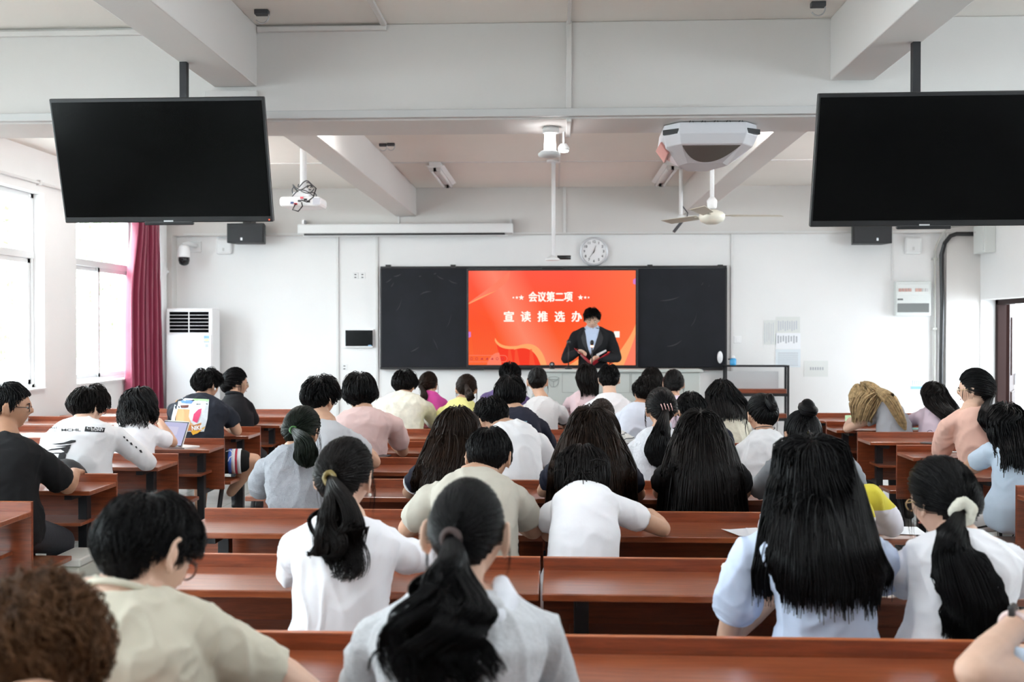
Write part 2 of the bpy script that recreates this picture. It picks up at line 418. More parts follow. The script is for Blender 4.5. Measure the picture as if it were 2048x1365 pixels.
for x, lb in [(-1.3, 'lit ceiling light just behind the cross beam, beside the projector pole'), (1.15, 'lit ceiling light just behind the cross beam, above the fan'),
              (-3.5, 'lit ceiling light behind the cross beam, window side'), (3.4, 'lit ceiling light behind the cross beam, door side')]:
    ceiling_light(x, 6.82, lb, True, drop=.13)
for x, lb in [(-3.5, 'added fill light in the front bay, hidden behind the window-side television'), (3.4, 'added fill light in the front bay, hidden behind the door-side television')]:
    ceiling_light(x, 9.5, lb, True, drop=.13)  # unseen lamps added to brighten the front walls and ceiling
for y, w_ in [(3.0, 'middle'), (.8, 'rear')]:
    for x, s_ in [(-3.5, 'window side'), (0, 'centre'), (3.4, 'door side')]:
        ceiling_light(x, y, f'lit ceiling light over the {w_} benches, {s_}', True, mt=M_tube_dim)

# =================================================================== render look
SC.view_settings.view_transform = 'Standard'; SC.view_settings.look = 'None'; SC.view_settings.gamma = 1
SC.view_settings.exposure = 1.45; SC.view_settings.use_curve_mapping = False
cy = SC.cycles
cy.use_denoising = True; cy.denoiser = 'OPENIMAGEDENOISE'
cy.max_bounces = 7; cy.diffuse_bounces = 5; cy.glossy_bounces = 3; cy.transmission_bounces = 4; cy.transparent_max_bounces = 12
cy.caustics_reflective = False; cy.caustics_refractive = False; cy.sample_clamp_indirect = 5
cy.use_adaptive_sampling = True; cy.adaptive_threshold = .015
# =================================================================== benches
M_top = wood_mat('red_laminate', '#96502e', '#7a3a1e', .30, .9)
M_topv = wood_mat('red_laminate_panel', '#8e4524', '#6e3014', .38, .35, (1.2, 14, 14))
M_edge = mat('laminate_edge', '#b0623a', .4, coat=.2)
LIP = [2.62+.9*i for i in range(-1, 9)]            # far edges of the desk rows, nearest (unseen) first
ROWN = 'ABCDEFGHI'
def lip(k): return 2.62+.9*ROWN.index(k)
ORD = {'Z': 'tenth', 'A': 'ninth', 'B': 'eighth', 'C': 'seventh', 'D': 'sixth', 'E': 'fifth', 'F': 'fourth', 'G': 'third', 'H': 'second', 'I': 'front'}
def desk_proto(w):
    t = thing('bench_desk', None, 'desk', (0, 0, 0))
    h = w/2-.003
    MB().bb(-h, h, -.018, 0, .42, .795).build('front_panel', M_topv, t, bevel=.003)
    MB().bb(-h, h, -.0185, .0005, .7952, .7965).build('edge_strip', M_edge, t)
    MB().bb(-h, h, -.335, -.0185, .727, .752).build('table_top', M_top, t, bevel=.004)
    MB().bb(-h+.09, h-.09, -.25, -.019, .548, .566).build('shelf', M_top, t, bevel=.003)
    MB().bb(-h, h, .13, .37, .432, .457).build('seat', M_top, t, bevel=.005)
    xs = [-h+.13, h-.13] + ([0] if w > 2 else [])
    for x in xs:
        MB().bb(x-.025, x+.025, -.15, -.10, .03, .726).build('post', M_blackm, t, bevel=.003)
        MB().bb(x-.02, x+.02, -.31, -.02, .700, .726).build('bracket', M_blackm, t)
        MB().bb(x-.022, x+.022, -.155, .36, 0, .035).build('foot', M_blackm, t, bevel=.004)
        MB().bb(x-.02, x+.02, -.10, .35, .402, .431).build('seat_arm', M_blackm, t)
        MB().tube([(x, .33, .405), (x, .16, .03)], .018, 8).build('strut', M_blackm, t)
    return t
P_half, P_full = desk_proto(1.53), desk_proto(2.46)
first = {id(P_half): True, id(P_full): True}
def put_desk(proto, x, k, label, group, dy=0):
    if proto.name in used: o = copy_tree(proto)
    else: o = proto; used.add(proto.name)
    o.location = (x, 2.62+.9*({'Z': -1, 'Y': -2}[k] if k in 'ZY' else ROWN.index(k))+dy, 0)
    o['label'] = label; o['group'] = group
used = set()
for k in 'ZABCDEFGHI':
    rn = ORD[k]+' row' if k != 'I' else 'front row'
    for x, s in ((-.815, 'window half'), (.72, 'door half')):
        put_desk(P_half, x, k, f'reddish wood bench desk, {rn} from the lectern, centre block, {s}', 'bench desks of the centre block')
put_desk(P_half, -.815, 'Y', 'reddish wood bench desk, rearmost row from the lectern, centre block, window half', 'bench desks of the centre block')
for k in 'CDEFGHI':
    rn = ORD[k]+' row' if k != 'I' else 'front row'
    put_desk(P_full, -3.67, k, f'long reddish wood bench desk by the windows, {rn} from the lectern', 'bench desks of the window block', .13)
for k in 'DEFGHI':
    rn = ORD[k]+' row' if k != 'I' else 'front row'
    put_desk(P_full, 3.60, k, f'long reddish wood bench desk by the door, {rn} from the lectern', 'bench desks of the door block', -.08)

# =================================================================== hung televisions
M_scr = mat('tv_screen', (.0016, .0016, .0017), .13, .10)
M_led = emit_mat('red_led', (1, .05, .02), 2)
def tv(label, tl, tr, pole, led):
    # tl, tr: top corners in the room; the set tilts forward by 15 degrees
    tl = V(tl); tr = V(tr); U = (tr-tl); wd_ = U.length; U.normalize()
    ang = math.radians(15)
    Dn = V((0, math.sin(ang), -math.cos(ang))); Dn = (Dn-U*Dn.dot(U)).normalized(); Nn = U.cross(-Dn).normalized()  # Nn towards the viewer
    if Nn.y > 0: Nn = -Nn
    H = .64; c = tl+U*wd_/2
    t = thing('hanging_television', label, 'television', tuple(c))
    rm = Matrix((U, Nn, -Dn)).transposed()
    mid = c+Dn*H/2
    cs_ = MB().box(mid-Nn*.016, (wd_, .03, H), rm).build('casing', M_black, t, bevel=.006)
    MB().box(mid-Nn*.05, (wd_*.62, .05, H*.6), rm).build('back_housing', M_black, t, bevel=.01)
    MB().box(mid+Nn*.0012+Dn*-.006, (wd_-.024, .002, H-.05), rm).build('screen', M_scr, t)
    MB().box(c+Dn*(H+.004)-Nn*.01, (.26, .022, .02), rm).build('sensor_bar', M_black, t, bevel=.004)
    MB().box(c+Dn*(H-.008)+Nn*.001, (.05, .002, .008), rm).build('badge', M_alu, cs_)
    if led: MB().box(tr+Dn*(H-.012)-U*.02+Nn*.001, (.006, .002, .006), rm).build('standby_lamp', M_led, cs_)
    px, py, pz = pole
    MB().bb(px-.018, px+.018, py-.018, py+.018, c.z-.35, pz).build('pole', M_blackm, t)
    br = MB().box(mid-Nn*.09, (.30, .03, .30), rm); br.tube([mid-Nn*.09, (px, py, c.z-.34)], .02, 8)
    br.build('wall_bracket', M_blackm, t)
tv('black television hung from the beam on the window side of the room', at(97, 198, 5.0), at(527, 193, 5.0), (-1.93, 5.11, 2.99), True)
_tl = at(1637, 187, 4.8); tv('black television hung from the beam on the door side of the room', _tl, _tl+V((1.10, -.02, .0)), (1.74, 4.91, 2.99), False)

# =================================================================== blackboard with the interactive screen
YBD = YF-.02
def wp(px, py, off=.1): return at(px, py, YF-off)
M_board = mat('blackboard', (.0125, .014, .019), .6, .2, var=.25, vscale=3)
M_chalk = mat('chalk_smear', (.05, .053, .058), .9)
bd = thing('blackboard', 'sliding blackboard with dark panels either side of the red screen', 'blackboard', tuple(wp(1107, 735)))
a = wp(763, 537); c_ = wp(936, 735); d_ = wp(1272, 537); e_ = wp(1451, 735)
yb = YF-.10
MB().bb(a.x, c_.x, yb, yb+.05, c_.z, a.z).build('panel', M_board, bd, bevel=.004)
MB().bb(d_.x, e_.x, yb, yb+.05, e_.z, d_.z).build('panel', M_board, bd, bevel=.004)
fr = MB().bb(a.x-.02, e_.x+.02, yb+.03, YF-.001, a.z, a.z+.025).bb(a.x-.02, e_.x+.02, yb+.0, YF-.001, c_.z-.03, c_.z)
fr.bb(a.x-.02, a.x, yb+.01, YF-.001, c_.z, a.z).bb(e_.x, e_.x+.02, yb+.01, YF-.001, c_.z, a.z)
fr.build('frame', M_black, bd, bevel=.003)
for px in (776, 906, 1300, 1441):
    p = wp(px, 533, .08); MB().bb(p.x-.03, p.x+.03, p.y-.01, p.y+.05, p.z-.012, p.z+.02).build('slide_roller', M_black, bd)
rn = random.Random(3)
def smear(px, py, l, h, ang, w=.006):
    p = wp(px, py, .1024); p.y = yb-.0008
    q = MB(); pts = []
    for i in range(9):
        s = i/8-.5; pts.append(V((p.x+s*l*math.cos(ang)-h*math.sin(ang)*(s*s), p.y, p.z+s*l*math.sin(ang)+h*(s*s))))
    vs = []; 
    for i, q_ in enumerate(pts):
        ww = w*(1-abs(i/4-1)**2)+.0006; vs += [q_+V((0, 0, ww)), q_-V((0, 0, ww))]
    mk('chalk_mark', vs, [(2*i, 2*i+1, 2*i+3, 2*i+2) for i in range(8)], M_chalk, bd)
for px, py, l, h, an in [(778, 562, .09, .02, .6), (785, 570, .07, .01, 1.0), (795, 552, .10, .03, .3), (840, 553, .03, 0, .2), (870, 548, .04, .01, .4),
                         (880, 556, .10, .03, -.5), (905, 565, .12, .04, -.4), (850, 585, .14, -.05, .3), (800, 610, .2, .06, 1.2), (872, 690, .16, .03, 2.0), (900, 640, .22, .05, 1.3),
                         (830, 700, .12, .02, .5), (1405, 568, .05, .01, 1.0), (1418, 572, .03, .0, 1.2), (1390, 640, .2, .06, 1.2), (1340, 600, .24, .05, .2), (1350, 690, .2, .08, .4)]:
    smear(px, py, l, h, an)
er = wp(1440, 715, .13); MB().sphere(er, (.034, .025, .075), 16).build('eraser', M_white2, bd, True)

# the slide
ms = bpy.data.materials.new('red_slide'); ms.use_nodes = True; nt = ms.node_tree; nt.nodes.clear(); N = nt.nodes; L = nt.links
out = N.new('ShaderNodeOutputMaterial'); em = N.new('ShaderNodeEmission'); em.inputs[1].default_value = EXPO
tc = N.new('ShaderNodeTexCoord'); sp = N.new('ShaderNodeSeparateXYZ'); L.new(tc.outputs['Generated'], sp.inputs[0])
cr = N.new('ShaderNodeValToRGB'); cr.color_ramp.elements[0].color = (*C('#fa6a3a'), 1); cr.color_ramp.elements[1].color = (*C('#ff5c48'), 1)
e2 = cr.color_ramp.elements.new(.45); e2.color = (*C('#ff5a30'), 1)
L.new(sp.outputs['Z'], cr.inputs[0])
# soft light band running down the middle-left, warm on the far side
wv = N.new('ShaderNodeMath'); wv.operation = 'MULTIPLY_ADD'; wv.inputs[1].default_value = .28; L.new(sp.outputs['Z'], wv.inputs[0]); L.new(sp.outputs['X'], wv.inputs[2])
bp_ = N.new('ShaderNodeValToRGB'); bp_.color_ramp.elements[0].position = .26; bp_.color_ramp.elements[0].color = (0, 0, 0, 1); bp_.color_ramp.elements[1].position = .62; bp_.color_ramp.elements[1].color = (0, 0, 0, 1)
q1 = bp_.color_ramp.elements.new(.42); q1.color = (.55, .55, .55, 1)
L.new(wv.outputs[0], bp_.inputs[0])
mx = N.new('ShaderNodeMix'); mx.data_type = 'RGBA'; mx.inputs[7].default_value = (*C('#ffa488'), 1)
L.new(bp_.outputs[0], mx.inputs[0]); L.new(cr.outputs[0], mx.inputs[6])
cr3 = N.new('ShaderNodeValToRGB'); cr3.color_ramp.elements[0].position = .62; cr3.color_ramp.elements[0].color = (0, 0, 0, 1); cr3.color_ramp.elements[1].color = (.6, .6, .6, 1)
L.new(sp.outputs['X'], cr3.inputs[0])
mx2 = N.new('ShaderNodeMix'); mx2.data_type = 'RGBA'; mx2.inputs[7].default_value = (*C('#ff8050'), 1)
L.new(cr3.outputs[0], mx2.inputs[0]); L.new(mx.outputs[2], mx2.inputs[6]); L.new(mx2.outputs[2], em.inputs[0]); L.new(em.outputs[0], out.inputs[0])
sc_ = thing('interactive_screen', 'large lit red presentation screen showing white Chinese lettering', 'screen', tuple(wp(1104, 737)))
yS = YF-.135
s0 = at(937, 542, yS); s1 = at(1271, 731, yS)
MB().bb(s0.x-.022, s1.x+.03, yS+.002, yb-.002, s1.z-.035, s0.z+.025).build('bezel', M_black, sc_, bevel=.004)
disp = MB().bb(s0.x, s1.x, yS-.001, yS+.003, s1.z, s0.z).build('display', ms, sc_)
MB().bb(s0.x+.02, s0.x+.19, yS-.05, yS+.012, s1.z-.062, s1.z-.034).build('pen_tray', M_black, sc_, bevel=.004)
cp = at(1105, 538, yS); MB().bb(cp.x-.13, cp.x+.13, yS-.01, yS+.012, cp.z+.0, cp.z+.025).build('camera_bar', M_black, sc_, bevel=.004)
SW = s1.x-s0.x; SH = s0.z-s1.z
def S2(u, v): return V((s0.x+u*SW, yS-.002, s1.z+v*SH))
def shape2(name, pts, m, dz=0):
    P = [S2(u, v)+V((0, -dz, 0)) for u, v in pts]
    return mk(name, P, [tuple(range(len(P)))], m, disp)
def strip2(name, a_, b_, m, dz=0):
    n = len(a_); P = [S2(*p)+V((0, -dz, 0)) for p in a_]+[S2(*p)+V((0, -dz, 0)) for p in b_]
    return mk(name, P, [(i, i+1, n+i+1, n+i) for i in range(n-1)], m, disp)
def bez(p0, p1, p2, p3, n=16):
    r = []
    for i in range(n+1):
        t = i/n; r.append(tuple(p0[j]*(1-t)**3+3*p1[j]*t*(1-t)**2+3*p2[j]*t*t*(1-t)+p3[j]*t**3 for j in (0, 1)))
    return r
E_red = emit_mat('slide_deep_red', '#f8402c', EXPO); E_red2 = emit_mat('slide_mid_red', '#fb5638', EXPO); E_lt = emit_mat('slide_light_wave', '#ffab6c', EXPO)
E_pk = emit_mat('slide_pink_wave', '#ff8266', EXPO); E_w = emit_mat('slide_white', '#fff6ea', 1.15*EXPO); E_pur = emit_mat('slide_purple', '#d880d0', EXPO)
strip2('ribbon', bez((0, .645), (.1, .72), (.2, .80), (.245, .92)), bez((0, .66), (.06, .74), (.12, .80), (.25, 1.0)), E_pk)
strip2('ribbon', bez((0, .645), (.05, .69), (.10, .73), (.17, .79)), bez((0, .652), (.05, .705), (.10, .745), (.17, .79)), E_lt, .0004)
# big folded ribbon at the bottom
topc = bez((.16, .29), (.18, .20), (.24, .19), (.30, .205))+bez((.30, .205), (.37, .25), (.44, .23), (.47, 0))[1:]
botc = [(u, 0) for u, v in topc]; botc = [(min(max(.20, u), .47), 0) for u, v in topc]
strip2('ribbon', topc, botc, E_red, .0004)
def below(c, d1): return [(u-.002, v-d1) for u, v in c]
strip2('ribbon', topc[:17], below(topc[:17], .03), E_lt, .0008); strip2('ribbon', topc[16:], [(u-.03, max(0, v-.045)) for u, v in topc[16:]], E_lt, .0008)
for u in (.24, .28, .37): strip2('ribbon', [(u, .17), (u+.012, .17)], [(u-.005, 0), (u+.03, 0)], E_red2, .0008)
strip2('ribbon', bez((.11, 0), (.12, .07), (.15, .14), (.185, .13)), [(u, 0) for u in np.linspace(.12, .2, 17)], E_pk, .0006)
strip2('ribbon', bez((.86, 0), (.9, .16), (.96, .25), (1, .43)), bez((.93, 0), (.95, .09), (.98, .2), (1, .33)), E_lt)
strip2('ribbon', bez((.93, 0), (.95, .09), (.98, .2), (1, .33)), [(1, v) for v in np.linspace(0, .32, 17)], E_pk, .0002)
strip2('ribbon', bez((.60, 0), (.64, .03), (.66, .08), (.70, .09)), [(u, 0) for u in np.linspace(.62, .72, 17)], E_lt)
for i in range(14):   # fine hatching on the window side
    u = .005+.011*i; strip2('hatch', [(u, .60-.01*i), (u+.003, .60-.01*i)], [(u+.03, .10), (u+.033, .10)], E_red2, .0002)
def slide_text(s, u, v, hpx, w=None):
    vs, fs = text_mesh(s, hpx*mpp(yS)*1.18, 0, 0, 1)
    if w: vs[:, 0] *= w/np.ptp(vs[:, 0])
    A = []; B = []; c = S2(u, v)
    for k, (dx, dz) in enumerate(((-.0045, 0), (.0045, 0), (0, .003), (0, -.003))):
        n = len(A); A += [c+V((x+dx, -.0012-.0001*k, y+dz)) for x, y, z in vs]; B += [tuple(i+n for i in f) for f in fs]
    mk('slide_text', A, B, E_w, disp)
slide_text('会议第二项', .493, .715, 18, 87*mpp(yS))
for i, ch in enumerate('宣读推选办'): slide_text(ch, .243+.1015*i, .505, 19, 19.5*mpp(yS))
def star(u, v, r):
    pts = []
    for i in range(10):
        rr = r if i % 2 == 0 else r*.42; an = PI/2+i*PI/5
        pts.append((u+rr*math.cos(an)*SH/SW, v+rr*math.sin(an)))
    pts2 = [S2(*p)+V((0, -.001, 0)) for p in pts]+[S2(u, v)+V((0, -.001, 0))]
    mk('star', pts2, [(i, (i+1) % 10, 10) for i in range(10)], E_w, disp)
for u, r in ((.318, .03), (.291, .018), (.27, .013), (.672, .03), (.70, .018), (.72, .013)): star(u, .715, r)
shape2('page_mark', [(.872, .293), (.905, .293), (.905, .358), (.872, .358)], E_w, .001)
shape2('page_mark', [(.985, .86), (1, .85), (1, .92), (.985, .90)], E_pur, .0008); shape2('page_mark', [(.0, .29), (.014, .30), (.014, .35), (0, .355)], E_pur, .0008)
# the player's control strip
def ringpts(u0, u1, v0, v1, n=10):
    r = (v1-v0)/2; rx = r*SH/SW; pts = [(u0, v0), (u1-rx, v0)]
    pts += [(u1-rx+rx*math.sin(PI*i/n), v0+r-r*math.cos(PI*i/n)) for i in range(1, n)]
    return pts+[(u1-rx, v1), (u0, v1)]
ot = ringpts(.002, .234, .03, .105); inn = ringpts(.002, .231, .036, .099); strip2('control_strip', ot, inn, E_pk, .0012)
E_ic = emit_mat('slide_icon', '#c03848', EXPO)
for i in range(7):
    u = .018+.031*i; k = 12
    if i in (0, 1, 5, 6):
        o1 = [(u+.0085*math.cos(2*PI*j/k), .067+.0155*math.sin(2*PI*j/k)) for j in range(k+1)]; o2 = [(u+.006*math.cos(2*PI*j/k), .067+.011*math.sin(2*PI*j/k)) for j in range(k+1)]
        strip2('control_icon', o1, o2, E_ic, .0014)
    else: shape2('control_icon', [(u-.008, .058), (u+.008, .055), (u+.004, .08)], E_ic, .0014)

# =================================================================== front wall equipment
def speaker_box(label, px0, px1, py0, py1, logo):
    a = at(px0, py0, YF-.35); b = at(px1, py1, YF-.35); w = b.x-a.x; h = a.z-b.z
    t = thing('wall_speaker', label, 'loudspeaker', ((a.x+b.x)/2, YF-.1, b.z), 'wall loudspeakers')
    y0 = YF-.36
    MB().prism([(a.x, y0, b.z), (b.x, y0, b.z), (b.x-.05, YF-.13, b.z), (a.x+.05, YF-.13, b.z)], (0, 0, h)).build('cabinet', mat('speaker_cabinet', (.022, .024, .027), .6), t, bevel=.006)
    MB().bb(a.x+.015, b.x-.015, y0-.012, y0, b.z+.012, a.z-.012).build('grille', mat('speaker_grille', (.030, .032, .036), .7, bump=.5, bscale=260), t, bevel=.005)
    lx = a.x+w*logo
    MB().prism([(lx-.012, y0-.0145, b.z+.03), (lx+.012, y0-.0145, b.z+.03), (lx+.012, y0-.0145, b.z+.062), (lx-.012, y0-.0145, b.z+.062)], (0, .002, 0)).build('badge', M_alu, t)
    x = (a.x+b.x)/2
    MB().bb(x-.05, x+.05, YF-.30, YF-.10, a.z, a.z+.05).build('bracket', M_black, t)
speaker_box('dark grey loudspeaker on the front wall beside the roller screen', 454, 529, 447, 486, .4)
speaker_box('dark grey loudspeaker on the front wall over the fuse box', 1705, 1784, 447, 487, .62)

# dome camera
p = at(368, 515, YF-.28)
t = thing('dome_camera', 'white and black dome camera bracketed to the wall above the air conditioner', 'camera', (p.x, YF, p.z))
MB().bb(p.x-.02, p.x+.12, YF-.03, YF, p.z+.08, p.z+.22).build('wall_plate', M_white, t, bevel=.006)
MB().tube([(p.x+.05, YF-.02, p.z+.16), (p.x+.02, YF-.18, p.z+.17), (p.x, YF-.28, p.z+.15)], .03, 12).build('bracket', M_white, t, True)
MB().lathe((p.x, p.y, p.z-.02), [(.03, .17), (.06, .15), (.072, .09), (.074, .03), (.07, .02)], 20).build('body', M_white2, t, True)
MB().lathe((p.x, p.y, p.z-.02), [(.066, .02), (.066, -.02), (.055, -.06), (.03, -.078), (.005, -.083)], 20).build('dome', mat('dark_dome', (.01, .01, .012), .08), t, True)
MB().lathe((p.x, p.y-.06, p.z-.03), [(.022, 0), (.02, .014)], 14, (0, -1, -.3)).build('lens', M_blackm, t, True)

def router(label, px, py, w, slot=True):
    p = at(px, py, YF-.05); h = w*1.0
    t = thing('access_point', label, 'network box', (p.x, YF, p.z), 'white network boxes')
    MB().bb(p.x-w/2, p.x+w/2, YF-.055, YF-.002, p.z-h/2, p.z+h/2).build('casing', M_white, t, bevel=.03)
    MB().bb(p.x-.012, p.x+.012, YF-.058, YF-.054, p.z-.06, p.z-.02).build('indicator', M_trunk, t)
router('white square network box on the wall between dome camera and loudspeaker', 447, 493, .20)
router('white square network box on the wall above the fuse box', 1827, 491, .21)

# air conditioner
a = at(331, 617, YF-.45); b = at(425, 700, YF-.45)
x0, x1, zt = a.x, b.x, a.z; y0 = YF-.45
t = thing('air_conditioner', 'tall white floor-standing air conditioner beside the maroon curtain', 'air conditioner', ((x0+x1)/2, YF-.25, 0))
MB().bb(x0, x1, y0, YF-.17, 0, zt).build('cabinet', M_white2, t, bevel=.018)
MB().bb(x0+.012, x1-.012, y0-.012, y0, .04, zt-.32).build('front_panel', mat('ac_front', (.86, .87, .9), .2, coat=.4), t, bevel=.006)
gx0, gx1, gz0, gz1 = x0+.05, x1-.045, zt-.295, zt-.04
outl = MB().bb(gx0, gx1, y0-.004, y0+.02, gz0, gz1).build('outlet', mat('vent_recess_shade', (.002, .002, .003), .9, .05), t)  # flush black face, the shade of the recess put into its colour
for i in range(7):
    z = gz0+(gz1-gz0)*i/6; MB().bb(gx0, gx1, y0-.012, y0-.002, z-.0028, z+.0028).build('louver', M_white2, outl)
MB().bb((gx0+gx1)/2-.005, (gx0+gx1)/2+.005, y0-.013, y0-.002, gz0, gz1).build('divider', M_white2, outl)
MB().bb(x1-.10, x1-.035, y0-.0135, y0-.0118, zt-.41, zt-.33).build('energy_sticker', mat('sticker_blue', (.25, .48, .75), .5), t)
MB().bb(x1-.095, x1-.04, y0-.0142, y0-.0118, zt-.40, zt-.365).build('energy_sticker', mat('sticker_yellow', (.85, .75, .45), .5), t)
MB().bb(x1-.085, x1-.045, y0-.0135, y0-.0118, zt-.47, zt-.43).build('label_sticker', mat('sticker_grey', (.5, .55, .58), .5), t)
MB().bb((x0+x1)/2-.03, (x0+x1)/2+.03, y0-.0135, y0-.0118, zt-.45, zt-.415).build('display', emit_mat('ac_display', (.9, .97, 1), 1.0), t)

# small black wall monitor
a = at(690, 659, YF-.06); b = at(746, 696, YF-.06)
t = thing('wall_monitor', 'small black touch panel on the wall beside the blackboard', 'monitor', ((a.x+b.x)/2, YF, b.z))
MB().bb(a.x, b.x, YF-.055, YF, b.z, a.z).build('casing', M_white, t, bevel=.006)
MB().bb(a.x+.004, b.x-.004, YF-.058, YF-.05, b.z+.02, a.z-.012).build('screen', M_scr, t)
MB().bb(b.x-.06, b.x-.02, YF-.0595, YF-.0575, b.z+.022, b.z+.034).build('sticker', mat('sticker_blue', (.25, .48, .75), .5), t)
for px, py, lb in ((711, 552, 'pair of small wall sockets left of the blackboard, upper'), (725, 552, 'small double wall socket nearest the blackboard edge'), (689, 735, 'small wall socket below the touch panel')):
    p = at(px, py, YF); m = MB()
    t = thing('wall_socket', lb.replace('left of', 'beside'), 'socket', tuple(p), 'small wall sockets')
    MB().bb(p.x-.035, p.x+.035, YF-.008, YF, p.z-.04, p.z+.04).build('plate', M_white, t, bevel=.003)
    for dz in (-.02, .015): MB().bb(p.x-.012, p.x+.012, YF-.0095, YF-.007, p.z+dz-.006, p.z+dz+.006).build('slot', M_dgrey, t)

# clock
p = at(1188, 503, YF-.05)
t = thing('wall_clock', 'round white wall clock above the screen', 'clock', (p.x, YF, p.z))
MB().lathe((p.x, YF-.001, p.z), [(.175, 0), (.178, .02), (.172, .05), (.155, .05), (.150, .03)], 48, (0, -1, 0), False).build('rim', mat('clock_rim', (.66, .67, .70), .3, metal=.3), t, True)
fc = MB().lathe((p.x, YF-.02, p.z), [(.156, 0), (.156, .012)], 48, (0, -1, 0)).build('face', M_white2, t)
yk = YF-.033
for h in range(12):
    an = PI/2-h*PI/6; hh = 12 if h == 0 else h
    text_on('numeral', str(hh), (p.x+.118*math.cos(an), yk-.0005, p.z+.118*math.sin(an)), .042, M_dgrey, fc, bold=.001)
def hand(an, l, w, nm):
    d = V((math.sin(an), 0, math.cos(an))); s = V((d.z, 0, -d.x)); o = V((p.x, yk-.004, p.z))
    MB().prism([o-d*.02-s*w, o+d*l-s*w*.4, o+d*l+s*w*.4, o-d*.02+s*w], (0, -.002, 0)).build(nm, M_black, t)
hand(math.radians(18), .075, .005, 'hour_hand'); hand(math.radians(216), .105, .0035, 'minute_hand')
MB().lathe((p.x, yk, p.z), [(.008, 0), (.008, .008)], 12, (0, -1, 0)).build('hub', M_black, t)

# roller screen
a = at(595, 452, YF-.25); b = at(1026, 466, YF-.25)
t = thing('roller_screen', 'rolled-up white projection screen case above the blackboard', 'projection screen', ((a.x+b.x)/2, YF-.18, b.z))
MB().bb(a.x, b.x, YF-.26, YF-.14, b.z+.0, a.z+.02).build('case', M_white, t, bevel=.012)
MB().bb(a.x+.08, b.x-.10, YF-.255, YF-.15, b.z-.022, b.z+.002).build('slot', M_black, t)
MB().bb(a.x+.06, b.x-.07, YF-.23, YF-.17, b.z-.03, b.z-.02).build('weight_bar', M_white, t)
for x in (a.x+.06, b.x-.03): MB().bb(x-.012, x+.012, YF-.22, YF-.09, a.z+.01, a.z+.075).build('hanger', M_alu, t)
# hanging pole with document camera
p = at(1107, 322, 10.25)
t = thing('hanging_microphone_pole', 'thin white pole hanging from the ceiling in front of the clock with a round foot', 'pole', (p.x, p.y, ZC))
pb = at(1106, 521, 10.25)
MB().tube([(p.x, p.y, ZC), (p.x, p.y, pb.z+.03)], [.022, .018], 12).build('pole', M_white2, t, True)
MB().lathe((p.x, p.y, ZC-.02), [(.07, 0), (.07, .02)], 20).build('ceiling_plate', M_white, t)
MB().lathe((p.x-.01, p.y, pb.z), [(.075, 0), (.075, .012), (.05, .03), (.02, .05)], 20).build('foot', M_white, t, True)
p2 = at(1128, 516, 10.35)
MB().tube([(p2.x-.07, 10.3, p2.z), (p2.x+.07, 10.3, p2.z)], .022, 12).build('camera', M_black, t, True)

# hung wall bracket near the fan
p = atz(1362, 325, ZC); pb = at(1362, 436, p.y)
t = thing('hanging_bracket', 'white ceiling pole with a dark tilted rod beside the ceiling fan', 'bracket', (p.x, p.y, ZC))
MB().tube([(p.x, p.y, ZC), (p.x, p.y, pb.z)], .02, 10).bb(p.x-.11, p.x+.06, p.y-.03, p.y+.03, ZC-.02, ZC).build('pole', M_white, t)
MB().sphere((p.x, p.y, pb.z), .04, 12).build('joint', M_white, t, True)
MB().box((p.x-.03, p.y-.02, pb.z-.09), (.03, .05, .15), Matrix.Rotation(math.radians(38), 3, 'Y')).build('arm', M_dgrey, t, bevel=.004)
MB().tube([(p.x+.01, p.y, pb.z+.13), (p.x+.07, p.y, pb.z+.05), (p.x+.06, p.y, pb.z-.01)], .007, 6).build('cable', M_dgrey, t, True)

# ceiling fan
pf = at(1424, 432, 8.6)
t = thing('ceiling_fan', 'cream ceiling fan with three blades hanging below the white ceiling unit', 'fan', (pf.x, pf.y, ZC))
MB().tube([(pf.x, pf.y, ZC), (pf.x, pf.y, pf.z+.06)], .018, 12).build('rod', M_white2, t, True)
MB().lathe((pf.x, pf.y, pf.z), [(.02, .16), (.045, .13), (.04, .07), (.03, .06)], 20).build('canopy', M_white2, t, True)
MB().lathe((pf.x, pf.y, pf.z-.05), [(.05, -.02), (.095, 0), (.11, .03), (.11, .06), (.09, .08), (.04, .10)], 28).build('motor', mat('fan_cream', (.78, .76, .66), .35), t, True)
MB().lathe((pf.x, pf.y, ZC-.08), [(.03, 0), (.06, .03), (.06, .08)], 20).build('ceiling_cup', M_white2, t, True)
for an in (math.radians(4), math.radians(124), math.radians(250)):
    d = V((math.cos(an), math.sin(an), 0)); s = V((-d.y, d.x, 0))*.062; z = V((0, 0, .012)); o = V((pf.x, pf.y, pf.z))
    m = MB(); m.prism([o+d*.16-s*.7-z, o+d*.60-s-z, o+d*.60+s+z, o+d*.16+s*.7+z], (0, 0, .004))
    m.prism([o+d*.08-s*.2, o+d*.2-s*.3, o+d*.2+s*.3, o+d*.08+s*.2], (0, 0, .006))
    m.build('blade', mat('fan_blade', (.50, .46, .38), .45), t)

